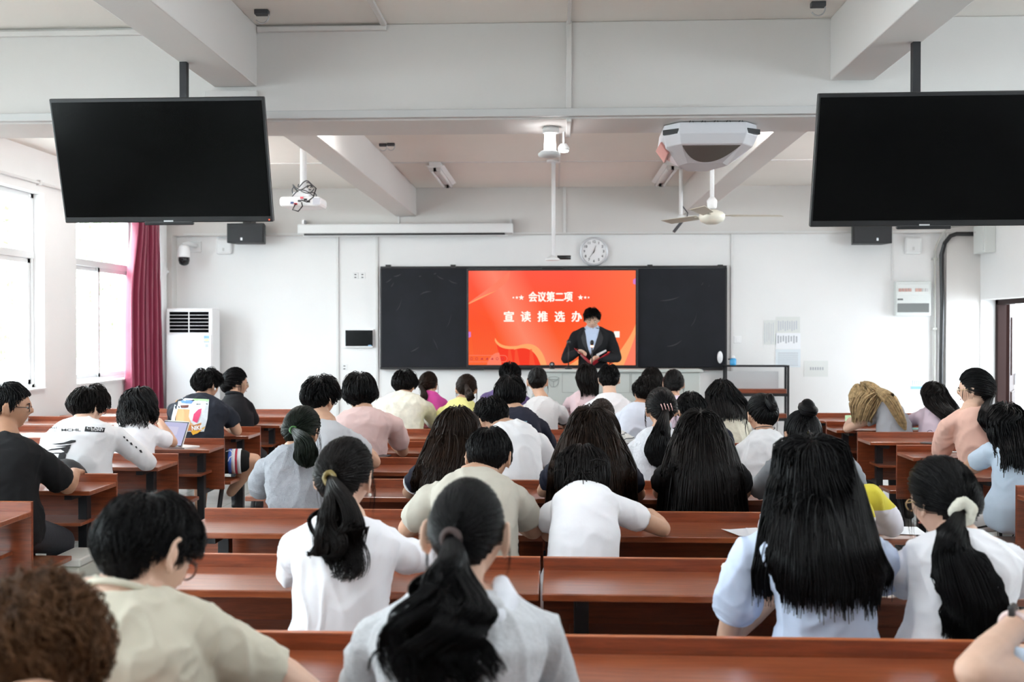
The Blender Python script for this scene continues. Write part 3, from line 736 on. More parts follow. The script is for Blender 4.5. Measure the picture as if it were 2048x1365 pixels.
# twin-tube lamp under the cross beam
pl = at(1100, 285, 5.86)
t = thing('beam_lamp', 'small lit lamp with two upright tubes between discs under the cross beam', 'lamp', (pl.x, pl.y, 2.79))
MB().lathe((pl.x+.006, pl.y, 2.755), [(.048, 0), (.05, .02), (.045, .034)], 24).build('top_cap', M_trunk, t, True)
for dx in (-.022, .022):
    MB().tube([(pl.x+dx*.8, pl.y, 2.76), (pl.x+dx, pl.y, 2.645)], .014, 12).build('tube', emit_mat('uv_tube', (1, 1, 1), 9), t, True)
MB().tube([(pl.x, pl.y+.02, 2.76), (pl.x, pl.y+.02, 2.64)], .006, 8).build('stem', M_alu, t)
MB().lathe((pl.x-.004, pl.y, 2.612), [(.03, 0), (.064, .008), (.066, .022), (.05, .036)], 28).build('bottom_disc', M_trunk, t, True)
pl2 = at(1127, 298, 6.0)
t = thing('spot_lamp', 'tiny lit spot lamp just behind the twin-tube beam lamp', 'lamp', (pl2.x, pl2.y, 2.79))
MB().tube([(pl2.x, pl2.y, 2.79), (pl2.x, pl2.y, pl2.z+.03)], .006, 8).build('stem', M_white, t)
MB().lathe((pl2.x, pl2.y, pl2.z), [(.036, -.01), (.034, .01), (.02, .03)], 18).build('shade', M_trunk, t, True)
MB().lathe((pl2.x, pl2.y, pl2.z-.014), [(.028, -.004), (.03, .006)], 18).build('bulb', emit_mat('uv_tube', (1, 1, 1), 9), t, True)

# white ceiling unit with the dark curved window
yU = 5.72; u0 = at(1330, 265, yU); u1 = at(1522, 265, yU); zt = 2.785
cx = (u0.x+u1.x)/2; hw = (u1.x-u0.x)/2
t = thing('ceiling_air_purifier', 'white angular unit with dark curved window hung under the cross beam', 'ceiling unit', (cx, yU+.3, zt))
M_unit = mat('unit_white', (.70, .70, .74), .4)
def unit_ring(z, s, yf, yn): 
    w = hw*s
    return [(cx-w, yn+.10, z), (cx-w*.70, yn, z), (cx+w*.70, yn, z), (cx+w, yn+.10, z), (cx+w*.98, yf-.2, z), (cx+w*.42, yf, z), (cx-w*.42, yf, z), (cx-w*.98, yf-.2, z)]
R_ = [unit_ring(2.785, .98, yU+.62, yU), unit_ring(2.72, 1.0, yU+.66, yU-.01), unit_ring(2.665, .92, yU+.66, yU+.03), unit_ring(2.60, .55, yU+.62, yU+.30)]
m = MB(); n = 8
m.add([p for r in R_ for p in r], [(i*n+j, i*n+(j+1) % n, (i+1)*n+(j+1) % n, (i+1)*n+j) for i in range(3) for j in range(n)]+[tuple(range(n))[::-1], tuple(3*n+j for j in range(n))])
m.build('casing', M_unit, t, bevel=.012)
# window sits on the sloping underside facing the seats
w = MB(); c0 = V((cx, yU+.045, 2.652)); c1 = V((cx, yU+.27, 2.604))
pts = []
for i in range(21):
    s = -1+i/10; pts.append((s*.165, (1-abs(s)**2.2)*.235))
poly = [V((cx+x, yU+.05+y, 2.6585-.234*y-.001)) for x, y in pts]
w.add(poly+[q+V((0, 0, .02)) for q in poly], [tuple(range(21))]+[(i, i+1, 22+i, 21+i) for i in range(20)]+[(20, 0, 21, 41)])
w.build('window', mat('unit_window', (.10, .085, .075), .3), t)
for s in (-1, 1):
    MB().box((cx+s*hw*.85, yU+.035, 2.735), (.10, .02, .028), Matrix.Rotation(math.radians(-s*33)*-1, 3, 'Z')).build('vent', M_black, t)
MB().prism([(cx-hw*1.005, yU+.14, 2.70), (cx-hw*1.0, yU+.42, 2.70), (cx-hw*.80, yU+.45, 2.632), (cx-hw*.82, yU+.2, 2.645)], (-.012, 0, -.006)).build('side_panel', mat('unit_pink', (.62, .30, .27), .5), t, bevel=.003)
cb = MB()
for i in range(5): cb.tube([(cx-.15+.07*i, yU+.02, 2.760), (cx-.12+.07*i, yU-.012, 2.80), (cx-.10+.07*i, yU+.02, 2.760)], .003, 6)
cb.build('cable', M_dgrey, t)

# projector on its pole
pp = at(607, 405, 8.2)
t = thing('projector', 'small white projector with loose cables hanging from a white pole', 'projector', (pp.x, pp.y, ZC))
M_proj = mat('projector_white', (.88, .88, .90), .4)
MB().tube([(pp.x, pp.y, ZC), (pp.x, pp.y, pp.z+.10)], .027, 16).build('pole', M_proj, t, True)
MB().lathe((pp.x, pp.y, pp.z+.06), [(.035, 0), (.042, .03), (.042, .05), (.03, .06)], 18).build('mount', M_proj, t, True)
MB().bb(pp.x-.07, pp.x+.07, pp.y-.08, pp.y+.08, pp.z+.03, pp.z+.075).build('mount_plate', M_proj, t, bevel=.01)
MB().bb(pp.x-.17, pp.x+.17, pp.y-.13, pp.y+.13, pp.z-.05, pp.z+.035).build('casing', M_proj, t, bevel=.025)
MB().bb(pp.x+.11, pp.x+.168, pp.y-.133, pp.y-.128, pp.z-.035, pp.z+.02).build('vent', mat('vent_grey', (.55, .56, .62), .5), t)
for dx, dz, c in ((-.03, -.03, '#b02030'), (.0, -.005, '#303038'), (.05, .005, '#202024'), (.075, -.01, '#202024'), (-.06, -.02, '#405080'), (.02, .02, '#d05060')):
    MB().bb(pp.x+dx-.012, pp.x+dx+.012, pp.y-.139, pp.y-.128, pp.z+dz-.008, pp.z+dz+.008).build('port', mat('port'+c, c, .5), t)
for k, (r, z0, ph) in enumerate(((.075, .115, 0), (.09, .085, 1), (.10, .06, 2.2), (.06, .14, 3))):
    pts = [(pp.x+.01*k+r*math.cos(ph+2*PI*i/22*.9), pp.y-.05+r*.8*math.sin(ph+2*PI*i/22*.9), pp.z+z0+.025*math.sin(i*.6+k)) for i in range(23)]
    MB().tube(pts, .0045, 6).build('cable', M_dgrey, t, True)
MB().tube([(pp.x+.02, pp.y-.14, pp.z-.0), (pp.x+.07, pp.y-.17, pp.z-.02), (pp.x+.12, pp.y-.16, pp.z+.02), (pp.x+.13, pp.y-.10, pp.z+.10), (pp.x+.06, pp.y-.04, pp.z+.16)], .005, 6).build('cable', M_black, t, True)
MB().tube([(pp.x-.03, pp.y-.14, pp.z-.03), (pp.x-.05, pp.y-.16, pp.z-.08), (pp.x, pp.y-.17, pp.z-.095), (pp.x+.03, pp.y-.15, pp.z-.05), (pp.x+.02, pp.y-.14, pp.z-.02)], .005, 6).build('cable', M_black, t, True)

# leftover ceiling hooks
def hook(name, lb, p, s):
    t = thing(name, lb, 'ceiling fitting', (p.x, p.y, ZC), 'old lamp fittings')
    MB().bb(p.x-s*.5, p.x+s*.5, p.y-s*.3, p.y+s*.3, ZC-s*.35, ZC).build('base', M_dgrey, t, bevel=.003)
    pts = [(p.x+s*.5*math.cos(a_), p.y, ZC-s*.45+s*.5*math.sin(a_)) for a_ in np.linspace(-2.6, 1.2, 14)]
    MB().tube(pts, .004, 6).build('clip', M_alu, t, True)
hook('lamp_clip', 'old metal lamp clip on the ceiling above the window-side television', atz(524, 28, ZC-.02), .075)
hook('lamp_clip', 'old metal lamp clip on the ceiling above the door-side television', atz(1636, 12, ZC-.02), .075)
hook('lamp_clip', 'spring lamp clip on the ceiling behind the cross beam, nearer the beam', atz(766, 292, ZC-.02), .07)
hook('lamp_clip', 'spring lamp clip on the ceiling behind the cross beam, nearer the unlit lamp', atz(782, 291, ZC-.02), .07)

# fuse box
a = at(1792, 563, YF-.08); b = at(1862, 632, YF-.08); yf = YF-.085
t = thing('fuse_box', 'white wall fuse box with red-topped switches by the corner pipes', 'fuse box', ((a.x+b.x)/2, YF, b.z))
MB().bb(a.x, b.x, yf, YF, b.z, a.z).build('casing', mat('fuse_white', (.68, .71, .70), .5), t, bevel=.008)
H_ = a.z-b.z; W_ = b.x-a.x
MB().bb(a.x+.04*W_, b.x-.06*W_, yf-.004, yf+.005, b.z+.10*H_, b.z+.36*H_).build('cover', mat('smoked_cover', (.16, .17, .17), .3), t, bevel=.003)
fdr = MB().bb(a.x+.04*W_, b.x-.06*W_, yf-.003, yf+.003, b.z+.60*H_, b.z+.92*H_).build('switch_door', mat('fuse_door', (.72, .75, .74), .4), t, bevel=.003)
for i in range(9):
    x = a.x+.07*W_+i*W_*.095
    if i == 4: continue
    MB().bb(x, x+W_*.075, yf-.012, yf, b.z+.70*H_, b.z+.79*H_).build('breaker', mat('breaker_red', (.58, .36, .32), .5) if i < 7 else M_trunk, fdr)
for i in range(4):
    MB().bb(a.x+.045*W_+.04*W_*i, a.x+.075*W_+.04*W_*i, yf-.002, yf, b.z+.45*H_, b.z+.50*H_).build('marking', M_dgrey, t)
# conduits in the corner
xa = at(1871, 600, YF-.06).x; xb = at(1885, 600, YF-.08).x; xc = at(1945, 462, 12.1).x
zb = at(1900, 463, YF-.1).z
MB().tube([(xa, YF-.035, 0), (xa, YF-.035, 2.55), (xa+.02, YF-.09, 2.66), (xa+.06, YF-.13, 2.76), (xa+.12, YF-.14, 2.83), (4.98, YF-.14, 2.87)], .014, 8)\
    .bb(xa-.03, xa+.03, YF-.05, YF-.003, 2.44, 2.465).bb(xa-.03, xa+.03, YF-.05, YF-.003, 1.6, 1.625).solo('cable_conduit', mat('conduit_grey', (.50, .50, .47), .5), 'thin grey conduit climbing the front wall next to the black cable', 'conduit')
MB().tube([(xb, YF-.05, 0), (xb, YF-.05, 1.2), (xb+.008, YF-.055, 1.9), (xb-.004, YF-.055, 2.5), (xb+.02, YF-.09, 2.64), (xb+.07, YF-.13, 2.72), (xb+.14, YF-.135, 2.745), (5.03, YF-.13, 2.745)], .026, 12)\
    .solo('black_cable', M_black, 'thick black cable rising in the corner and bending to the junction box', 'cable')
t = thing('junction_box', 'pale grey junction box on the wall above the door', 'junction box', (XR, 11.95, 2.66))
MB().bb(XR-.13, XR, 11.78, 12.09, 2.50, 2.83).build('casing', mat('fuse_white', (.68, .71, .70), .5), t, bevel=.008)
MB().bb(XR-.138, XR-.128, 11.80, 12.07, 2.52, 2.81).build('cover', mat('fuse_door', (.72, .75, .74), .4), t, bevel=.004)
MB().bb(XR-.141, XR-.137, 12.0, 12.045, 2.745, 2.765).build('label', M_trunk, t)

# switch, papers and notices
p = at(1475, 680, YF); t = thing('light_switch', 'white square light switch by the blackboard edge above the rack', 'switch', tuple(p))
MB().bb(p.x-.045, p.x+.045, YF-.014, YF, p.z-.045, p.z+.045).build('plate', M_white2, t, bevel=.005); MB().bb(p.x-.02, p.x+.02, YF-.019, YF-.012, p.z-.03, p.z+.03).build('rocker', M_white2, t, bevel=.003)
M_pap = mat('paper', (.86, .88, .92), .8); M_papb = mat('pale_blue_paper', (.74, .80, .85), .8); M_ink = mat('faded_ink', (.55, .58, .63), .9); M_ink2 = mat('grey_ink', (.42, .44, .48), .9)
M_worn = mat('worn_paper', (.73, .75, .74), .9)
def notice(lb, px0, py0, px1, py1, m, bars):
    a = at(px0, py0, YF-.004); b = at(px1, py1, YF-.004)
    t = thing('wall_notice', lb, 'notice', ((a.x+b.x)/2, YF, b.z), 'notices on the front wall')
    MB().bb(a.x, b.x, YF-.004, YF-.0005, b.z, a.z).build('sheet', m, t)
    for (u0, v0, u1, v1, mm) in bars:
        MB().bb(a.x+(b.x-a.x)*u0, a.x+(b.x-a.x)*u1, YF-.0052, YF-.0038, b.z+(a.z-b.z)*v0, b.z+(a.z-b.z)*v1).build('print', mm, t)
cols = lambda n, v0, v1, m, s=.5: [(.08+.84*i/n, v0+.06*(i % 3), .08+.84*i/n+.84/n*s, v1-.04*(i % 2), m) for i in range(n)]
notice('faint worn notice with upright columns of print', 1527, 641, 1552, 690, M_worn, cols(5, .05, .9, M_ink, .3))
notice('worn notice printed with grey bars, above the white sheet', 1552, 634, 1600, 666, M_worn, cols(9, .1, .75, M_ink, .55))
notice('white sheet with a dark bar pattern on the wall above the rack', 1551, 667, 1601, 698, M_pap, cols(8, .35, .85, M_ink2, .5))
notice('pale blue printed sheet directly below the white sheet', 1551, 699, 1601, 735, M_papb, [(.1, .1+.11*i, .9, .15+.11*i, M_ink) for i in range(7)])
notice('long pale notice with one line of print, right of the rack', 1608, 722, 1656, 754, M_worn, [(.25+.1*i, .42, .31+.1*i, .60, M_ink2) for i in range(6)])
notice('small colourful sticker with blue base low on the wall near the corner', 1822, 759, 1850, 779, M_pap, [(0, 0, 1, .3, mat('sticker_blue', (.25, .48, .75), .5))]+cols(6, .35, .9, M_ink2, .5))
# faint scribbles of dirt on the wall
# rack
a = at(1448, 731, YF-.30); b = at(1578, 731, YF-.30)
t = thing('metal_rack', 'black metal rack with wooden shelves standing right of the blackboard', 'rack', ((a.x+b.x)/2, YF-.17, 0))
rx0, rx1, ry0, ry1, rz = a.x+.01, b.x, YF-.32, YF-.16, a.z
for x in (rx0+.012, rx1-.012):
    for y in (ry0+.012, ry1-.012): MB().bb(x-.012, x+.012, y-.012, y+.012, 0, rz).build('post', M_blackm, t)
m = MB()
for y in (ry0+.012, ry1-.012): m.bb(rx0, rx1, y-.01, y+.01, rz-.02, rz)
for x in (rx0+.012, rx1-.012): m.bb(x-.01, x+.01, ry0, ry1, rz-.02, rz)
m.build('top_frame', M_blackm, t)
for zz in (at(1500, 787, YF-.3).z, .55, .15):
    MB().bb(rx0+.015, rx1-.03, ry0+.005, ry1, zz, zz+.05).build('shelf', M_topv, t)
    MB().bb(rx0, rx1, ry0-.003, ry0+.02, zz-.035, zz).build('shelf_rail', M_blackm, t)
MB().bb(rx0+.03, rx1-.10, ry1-.03, ry1, .80, 1.10).build('back_plate', mat('grey_plate', (.55, .56, .58), .5), t)
p = at(1463, 728, YF-.2)
t = thing('spray_bottle', 'small blue bottle with white cap on the black rack', 'bottle', (p.x, p.y, rz+.0))
MB().lathe((p.x, ry0+.012, rz+.001), [(.035, 0), (.038, .02), (.038, .07), (.02, .085)], 16).build('body', mat('bottle_blue', (.05, .33, .65), .25), t, True)
MB().lathe((p.x, ry0+.012, rz+.08), [(.02, 0), (.02, .025), (.012, .035)], 12).build('cap', M_white, t, True)
MB().bb(p.x-.06, p.x-.02, ry0+.0, ry0+.02, rz+.065, rz+.08).build('trigger', M_dgrey, t)

# lectern
M_lect = mat('lectern_grey', (.52, .56, .54), .5); M_line = mat('lectern_groove', (.36, .39, .38), .6)
a = at(1085, 739, 10.62); b = at(1400, 739, 10.62); lz = a.z; ly = 10.62
t = thing('lectern', 'wide pale grey-green lectern console in front of the speaker', 'lectern', ((a.x+b.x)/2, ly+.35, .14))
MB().bb(a.x, b.x, ly, ly+.26, .14, lz-.03).build('cabinet', M_lect, t, bevel=.01)
MB().bb(a.x-.03, b.x+.03, ly-.03, ly+.29, lz-.03, lz).build('worktop', M_lect, t, bevel=.008)
for px0, px1 in ((1124, 1260), (1262, 1320)):
    c0 = at(px0, 748, ly).x; c1 = at(px1, 748, ly).x; z1 = at(1124, 747, ly).z; z0 = at(1124, 786, ly).z
    g = MB()
    for (x0_, x1_, q0, q1) in ((c0, c1, z1-.006, z1), (c0, c1, z0, z0+.006), (c0, c0+.006, z0, z1), (c1-.006, c1, z0, z1)): g.bb(x0_, x1_, ly-.003, ly+.002, q0, q1)
    g.build('panel_groove', M_line, t)
c0 = at(1107, 765, ly)
g = MB().torus((c0.x, ly-.004, c0.z+.045), .055, .004, (0, 1, 0), sy=.28)
g.tube([(c0.x-.055, ly-.004, c0.z+.045), (c0.x-.045, ly-.004, c0.z-.02), (c0.x-.02, ly-.004, c0.z-.05), (c0.x+.02, ly-.004, c0.z-.05), (c0.x+.045, ly-.004, c0.z-.02), (c0.x+.055, ly-.004, c0.z+.045)], .004, 6)
g.tube([(c0.x-.05, ly-.004, c0.z+.03), (c0.x, ly-.004, c0.z+.005), (c0.x+.05, ly-.004, c0.z+.03)], .004, 6).tube([(c0.x, ly-.004, c0.z+.005), (c0.x, ly-.004, c0.z-.05)], .004, 6)
g.build('emblem', M_line, t)
MB().bb(at(1062, 790, ly).x, a.x, ly+.02, ly+.25, .14, at(1062, 790, ly).z).build('side_cabinet', M_lect, t, bevel=.01)
def mic(lb, px, py, by, lit):
    p = at(px, py, by); q = thing('gooseneck_microphone', lb, 'microphone', (p.x, by, lz))
    MB().tube([(p.x, by, lz), (p.x, by, lz+.15), (p.x, by, p.z-.03)], .006, 8).build('stem', M_black, q, True)
    MB().lathe((p.x, by, lz), [(.04, 0), (.04, .02), (.02, .03)], 16).build('base', M_black, q, True)
    MB().sphere((p.x, by, p.z), (.022, .022, .03), 14).build('head', M_black, q, True)
    if lit: MB().lathe((p.x, by, p.z-.045), [(.014, 0), (.016, .012)], 14).build('light_ring', emit_mat('mic_ring', (1, .35, .12), 5), q, True)
mic('thin gooseneck microphone at the window end of the lectern', 1137, 685, 10.68, False)
mic('gooseneck microphone with orange light ring before the speaker', 1184, 686, 10.72, True)
p = at(1104, 733, 10.75); t = thing('desktop_camera', 'tiny black camera standing on the lectern', 'camera', (p.x, 10.75, lz))
MB().sphere((p.x, 10.75, lz+.045), .03, 12).build('ball', M_black, t, True); MB().lathe((p.x, 10.75, lz), [(.03, 0), (.03, .012), (.012, .02)], 12).build('foot', M_black, t, True)
MB().lathe((p.x, 10.722, lz+.05), [(.012, 0), (.01, .006)], 10, (0, -1, 0)).build('lens', M_alu, t)

# maroon curtain
M_cur = mat('maroon_satin', (.29, .030, .078), .38, .6, sheen=.4)
vs = []; nz, ny = 40, 120
for i in range(nz+1):
    z = .12+(2.95-.12)*i/nz
    k = i/nz
    for j in range(ny+1):
        s = j/ny
        gather = .62-.20*math.exp(-((k-1.0)/.22)**2)
        y = YF-.26-(1-s)*gather*1.02 - .02*k - .11
        amp = .055*(1-.35*k)
        ph = s*2*PI*6.5+.5*math.sin(3*k+s*4)
        x = XL+.085+amp*math.sin(ph)+.025*math.sin(ph*2.3+k*2)+ s*.10*(1-.1*k)
        y += .02*math.cos(ph)
        vs.append((x, y, z))
fs = [(i*(ny+1)+j, i*(ny+1)+j+1, (i+1)*(ny+1)+j+1, (i+1)*(ny+1)+j) for i in range(nz) for j in range(ny)]
cu = thing('window_curtain', 'gathered maroon satin curtain hanging at the far window', 'curtain', (XL+.1, YF-.5, 2.95))
o = mk('drape', vs, fs, M_cur, cu, True); so = o.modifiers.new('s', 'SOLIDIFY'); so.thickness = .004
MB().tube([(XL+.10, 9.9, 2.965), (XL+.10, YF-.34, 2.965)], .014, 10).build('rail', M_alu, cu)

# =================================================================== small things on and under the desks
def tabz(): return .779
def phone(lb, px, py, k, m_scr, w=.075, l=.15, rz=.1):
    p = atz(px, py, .760); t = thing('phone', lb, 'phone', (p.x, p.y, .7525), None)
    r = Matrix.Rotation(rz, 3, 'Z')
    MB().box((p.x, p.y, .784), (w, l, .008), r).build('body', M_black, t, bevel=.003); MB().box((p.x, p.y, .7614), (w-.006, l-.006, .0006), r).build('screen', m_scr, t)
phone('dark phone lying on the fifth-row desk beside the bare forearm', 763, 921, 'E', mat('phone_glass', (.03, .035, .045), .05), .075, .15, -.25)
phone('black phone on the bench desk by the peach shirt', 1865, 894, 'F', mat('phone_glass', (.03, .035, .045), .05), .08, .15, .9)
# tablet in front of the girl in the white top
pt = at(347, 868, 6.98)
t = thing('tablet', 'tablet with a lit lilac screen propped up on the fourth-row desk', 'tablet', (pt.x, pt.y, .7525))
rm = Matrix.Rotation(math.radians(-28), 3, 'Z') @ Matrix.Rotation(math.radians(-22), 3, 'X')
MB().box(pt, (.26, .008, .19), rm).build('body', M_white, t, bevel=.004); MB().box(pt+rm @ V((0, -.0046, 0)), (.25, .001, .18), rm).build('bezel', M_black, t)
MB().box(pt+rm @ V((0, -.0054, 0)), (.235, .001, .165), rm).build('screen', emit_mat('tablet_glow', (.62, .62, .88), .9*EXPO), t)
MB().box(pt+rm @ V((-.02, -.006, .02)), (.12, .0006, .06), rm).build('picture', emit_mat('tablet_pic', (.75, .72, .92), .9*EXPO), t)
MB().box((pt.x+.03, pt.y+.07, .758), (.22, .14, .01), Matrix.Rotation(math.radians(-28), 3, 'Z')).build('stand', M_white, t)
# book, pencil case and cup on the window desks
p = at(82, 836, 7.75); zt_ = .7525
t = thing('open_notebook', 'white open notebook on the window desk behind the reader in glasses', 'notebook', (p.x, p.y, zt_))
MB().bb(p.x-.16, p.x+.16, p.y-.11, p.y+.11, zt_, zt_+.014).build('pages', M_pap, t, bevel=.003); MB().bb(p.x-.165, p.x+.165, p.y-.115, p.y+.115, zt_-.0004, zt_+.003).build('cover', M_trunk, t)
p2 = V((p.x+.25, p.y+.03, zt_))
t = thing('pencil_case', 'crumpled grey pencil case next to the open notebook', 'pencil case', tuple(p2))
m = MB().sphere(p2+V((0, 0, .035)), (.12, .045, .035), 18, Matrix.Rotation(.5, 3, 'Z') @ Matrix.Rotation(-.12, 3, 'Y'))
o = m.build('body', mat('case_fabric', (.25, .25, .30), .7, var=.6, vscale=14), t, True)
MB().tube([p2+V((-.09, -.05, .06)), p2+V((.0, 0, .073)), p2+V((.09, .05, .06))], .004, 6).build('zip', M_dgrey, t)
p3 = V((p.x+.40, p.y+.06, zt_)); t = thing('cup', 'small cream cup on the window desk beside the pencil case', 'cup', tuple(p3))
MB().lathe(p3, [(.028, 0), (.035, .055), (.036, .06), (.031, .06), (.026, .01)], 18).build('body', mat('cream_cup', (.80, .66, .52), .5), t, True)
# sheets of paper
def paper(lb, px, py, rz, w=.21, l=.29, m=None, z=.7527):
    p = atz(px, py, z); t = thing('paper_sheet', lb, 'paper', (p.x, p.y, z), 'loose sheets on the desks'); r = Matrix.Rotation(rz, 3, 'Z')
    n = 8; vs = []; 
    for i in range(n+1):
        for j in range(n+1):
            q = r @ V(((i/n-.5)*w, (j/n-.5)*l, 0)); vs.append(V((p.x, p.y, z+.002+.010*max(0, (.25-i/n))**1.5*4))+q)
    mk('sheet', vs, [(i*(n+1)+j, (i+1)*(n+1)+j, (i+1)*(n+1)+j+1, i*(n+1)+j+1) for i in range(n) for j in range(n)], m or M_pap, t, True)
    return t
paper('white sheet curling up at its corner on the desk beside the yellow sleeve', 1496, 1066, .35, .17, .15)
paper('second white sheet half under the first beside the yellow sleeve', 1532, 1068, -.1, .15, .16, None, .7545)
paper('white sheet on the door-side desk before the blonde hair', 1680, 846, .2, .21, .25)
paper('turquoise sheet on the door-side desk behind the blonde hair', 1825, 858, -.1, .2, .15, mat('turquoise_paper', (.35, .75, .72), .7))
paper('white sheet on the shelf under the desk beside the blonde hair', 1733, 894, .4, .2, .2, None, .5665)
paper('pale sheet on the seventh-row desk end beyond the white cuff', 1795, 1062, -.1, .2, .17)
p = atz(1693, 846, .7527); t = thing('tape_roll', 'pale green roll standing on the desk before the blonde hair', 'tape', (p.x+.03, p.y, .7527))
MB().torus((p.x+.03, p.y, .7527+.042), .032, .011, (0, 0, 1), sx=1).lathe((p.x+.03, p.y, .7527), [(.042, 0), (.042, .065), (.03, .065), (.03, 0)], 24).build('roll', mat('pale_green', (.55, .80, .50), .5), t, True)
p = atz(1459, 1150, .758); t = thing('earbud_case', 'small white earbud case on the desk by the puffed blue sleeve', 'earbud case', (p.x, p.y, .7527))
MB().box((p.x, p.y, .7527+.024), (.055, .03, .045)).build('case', mat('case_white', (.80, .78, .72), .35), t, bevel=.012); MB().box((p.x, p.y, .7527+.031), (.0555, .0305, .001)).build('seam', M_trunk, t)
p = atz(1868, 870, .758); t = thing('folded_glasses', 'folded dark spectacles lying on the third-row door-side desk', 'spectacles', (p.x, p.y, .7527))
for s in (-.033, .033): MB().torus((p.x+s, p.y, .7527+.02), .022, .0022, (0, 1, .3)).build('rim', M_black, t, True)
MB().tube([(p.x-.06, p.y, .765), (p.x+.05, p.y+.04, .757)], .002, 6).tube([(p.x+.06, p.y, .765), (p.x-.05, p.y+.05, .757)], .002, 6).build('temple', M_black, t)
p = atz(1900, 905, .758); t = thing('pen', 'thin silver pen lying on the fourth-row door-side desk', 'pen', (p.x, p.y, .7527))
MB().tube([(p.x-.07, p.y-.02, .758), (p.x+.06, p.y+.02, .758), (p.x+.075, p.y+.025, .758)], [.005, .005, .002], 8).build('barrel', M_alu, t, True)
# storage box under the window desk
xa_, xb_ = at(116, 1100, 5.0).x, at(174, 1100, 5.0).x; p = V(((xa_+xb_)/2, 5.05, 0)); hw_ = (xb_-xa_)/2
t = thing('storage_box', 'translucent storage box on the floor under the window desks', 'box', tuple(p))
MB().bb(p.x-hw_, p.x+hw_, p.y-.13, p.y+.13, 0, .40).build('body', mat('frosted_plastic', (.62, .63, .56), .35), t, bevel=.015)
MB().bb(p.x-hw_-.008, p.x+hw_+.008, p.y-.138, p.y+.138, .40, .44).build('lid', mat('frosted_lid', (.70, .70, .66), .35), t, bevel=.008)
MB().bb(p.x-hw_+.02, p.x+.03, p.y-.135, p.y-.128, .30, .36).build('label', M_pap, t)
# backpack behind the printed shirt
p = at(133, 945, 5.535)
t = thing('backpack', 'rounded black backpack on the bench between the black tee and the printed shirt', 'backpack', (p.x, p.y, .457))
MB().sphere((p.x, p.y-.0, .462+.205), (.15, .062, .20), 24).build('bag', mat('black_nylon', (.014, .014, .016), .5), t, True)
MB().torus((p.x, p.y-.045, .457+.205), .115, .008, (0, 1, 0), sy=1.25).build('zip', M_dgrey, t, True)
MB().tube([(p.x-.04, p.y-.02, .66+.0), (p.x-.03, p.y-.02, .70), (p.x+.03, p.y-.02, .70), (p.x+.04, p.y-.02, .66)], .008, 8).build('handle', M_black, t, True)
# =================================================================== people: shared building code
def lipY(k, blk='C'): return 2.62+.9*({'Z': -1, 'Y': -2}.get(k, None) if k in 'ZY' else ROWN.index(k))+{'C': 0, 'L': .13, 'R': -.08}[blk]
M_skin = mat('skin', (.56, .33, .225), .5, .4, var=.06, vscale=30); M_skin.node_tree.nodes['Principled BSDF'].inputs['Subsurface Weight'].default_value = .0
M_skin2 = mat('skin_pale', (.66, .43, .32), .5, .4, var=.05, vscale=30)
M_skin3 = mat('skin_tan', (.42, .225, .14), .5, .4, var=.06, vscale=30)
M_gold = mat('thin_gold', (.55, .42, .22), .3, metal=.8)
M_jean = mat('dark_trousers', (.020, .022, .030), .8, bump=.2, bscale=50)
M_shoe = mat('shoe_black', (.02, .02, .022), .5); M_shoew = mat('shoe_white', (.7, .7, .7), .5)
M_eyew = mat('eye_white', (.75, .73, .70), .2); M_iris = mat('eye_iris', (.02, .012, .008), .15)
M_lip = mat('lip_tone', (.42, .16, .13), .5)

def hair_mat(name, col, rough=.38):
    m = bpy.data.materials.new(name); m.use_nodes = True; MATS[name] = m
    nt = m.node_tree; N = nt.nodes; L = nt.links; b = N['Principled BSDF']
    b.inputs['Roughness'].default_value = rough; b.inputs['Specular IOR Level'].default_value = .13
    b.inputs['Anisotropic'].default_value = 0
    tc = N.new('ShaderNodeTexCoord'); n = N.new('ShaderNodeTexNoise'); n.inputs['Scale'].default_value = 38; n.inputs['Detail'].default_value = 3
    cr = N.new('ShaderNodeValToRGB'); c = np.array(col)
    cr.color_ramp.elements[0].position = .3; cr.color_ramp.elements[0].color = (*(c*.6), 1)
    cr.color_ramp.elements[1].position = .72; cr.color_ramp.elements[1].color = (*np.minimum(1, c*1.45), 1)
    L.new(tc.outputs['Object'], n.inputs['Vector']); L.new(n.outputs[0], cr.inputs[0]); L.new(cr.outputs[0], b.inputs['Base Color'])
    return m
H_BLACK = hair_mat('hair_black', (.0030, .0028, .0032))
H_SOFT = hair_mat('hair_soft_black', (.0050, .0038, .0036), .42)
H_DBROWN = hair_mat('hair_dark_brown', (.0115, .0058, .0035))
H_BROWN = hair_mat('hair_brown', (.085, .038, .016), .5)
H_BLONDE = hair_mat('hair_blonde', (.36, .255, .135), .5)
H_GREEN = hair_mat('hair_green_streak', (.0045, .0075, .0045), .42)

def remesh(mb, vox, smooth=4, name='m'):
    me = bpy.data.meshes.new(name); me.from_pydata([tuple(v) for v in mb.v], [], mb.f); me.update()
    o = bpy.data.objects.new('tmp', me); COL.objects.link(o)
    r = o.modifiers.new('r', 'REMESH'); r.mode = 'VOXEL'; r.voxel_size = vox; r.use_smooth_shade = True
    if smooth:
        s = o.modifiers.new('s', 'SMOOTH'); s.factor = .5; s.iterations = smooth
    dg = bpy.context.evaluated_depsgraph_get(); dg.update()
    out = bpy.data.meshes.new_from_object(o.evaluated_get(dg)); out.name = name
    bpy.data.objects.remove(o); bpy.data.meshes.remove(me)
    return out
def mesh_np(me):
    a = np.empty(len(me.vertices)*3); me.vertices.foreach_get('co', a); return a.reshape(-1, 3)
def normals_np(me):
    a = np.empty(len(me.vertices)*3); me.vertices.foreach_get('normal', a); return a.reshape(-1, 3)
def set_np(me, a): me.vertices.foreach_set('co', a.ravel()); me.update()
def bvh_of(me):
    return BVHTree.FromPolygons([v.co for v in me.vertices], [tuple(p.vertices) for p in me.polygons])
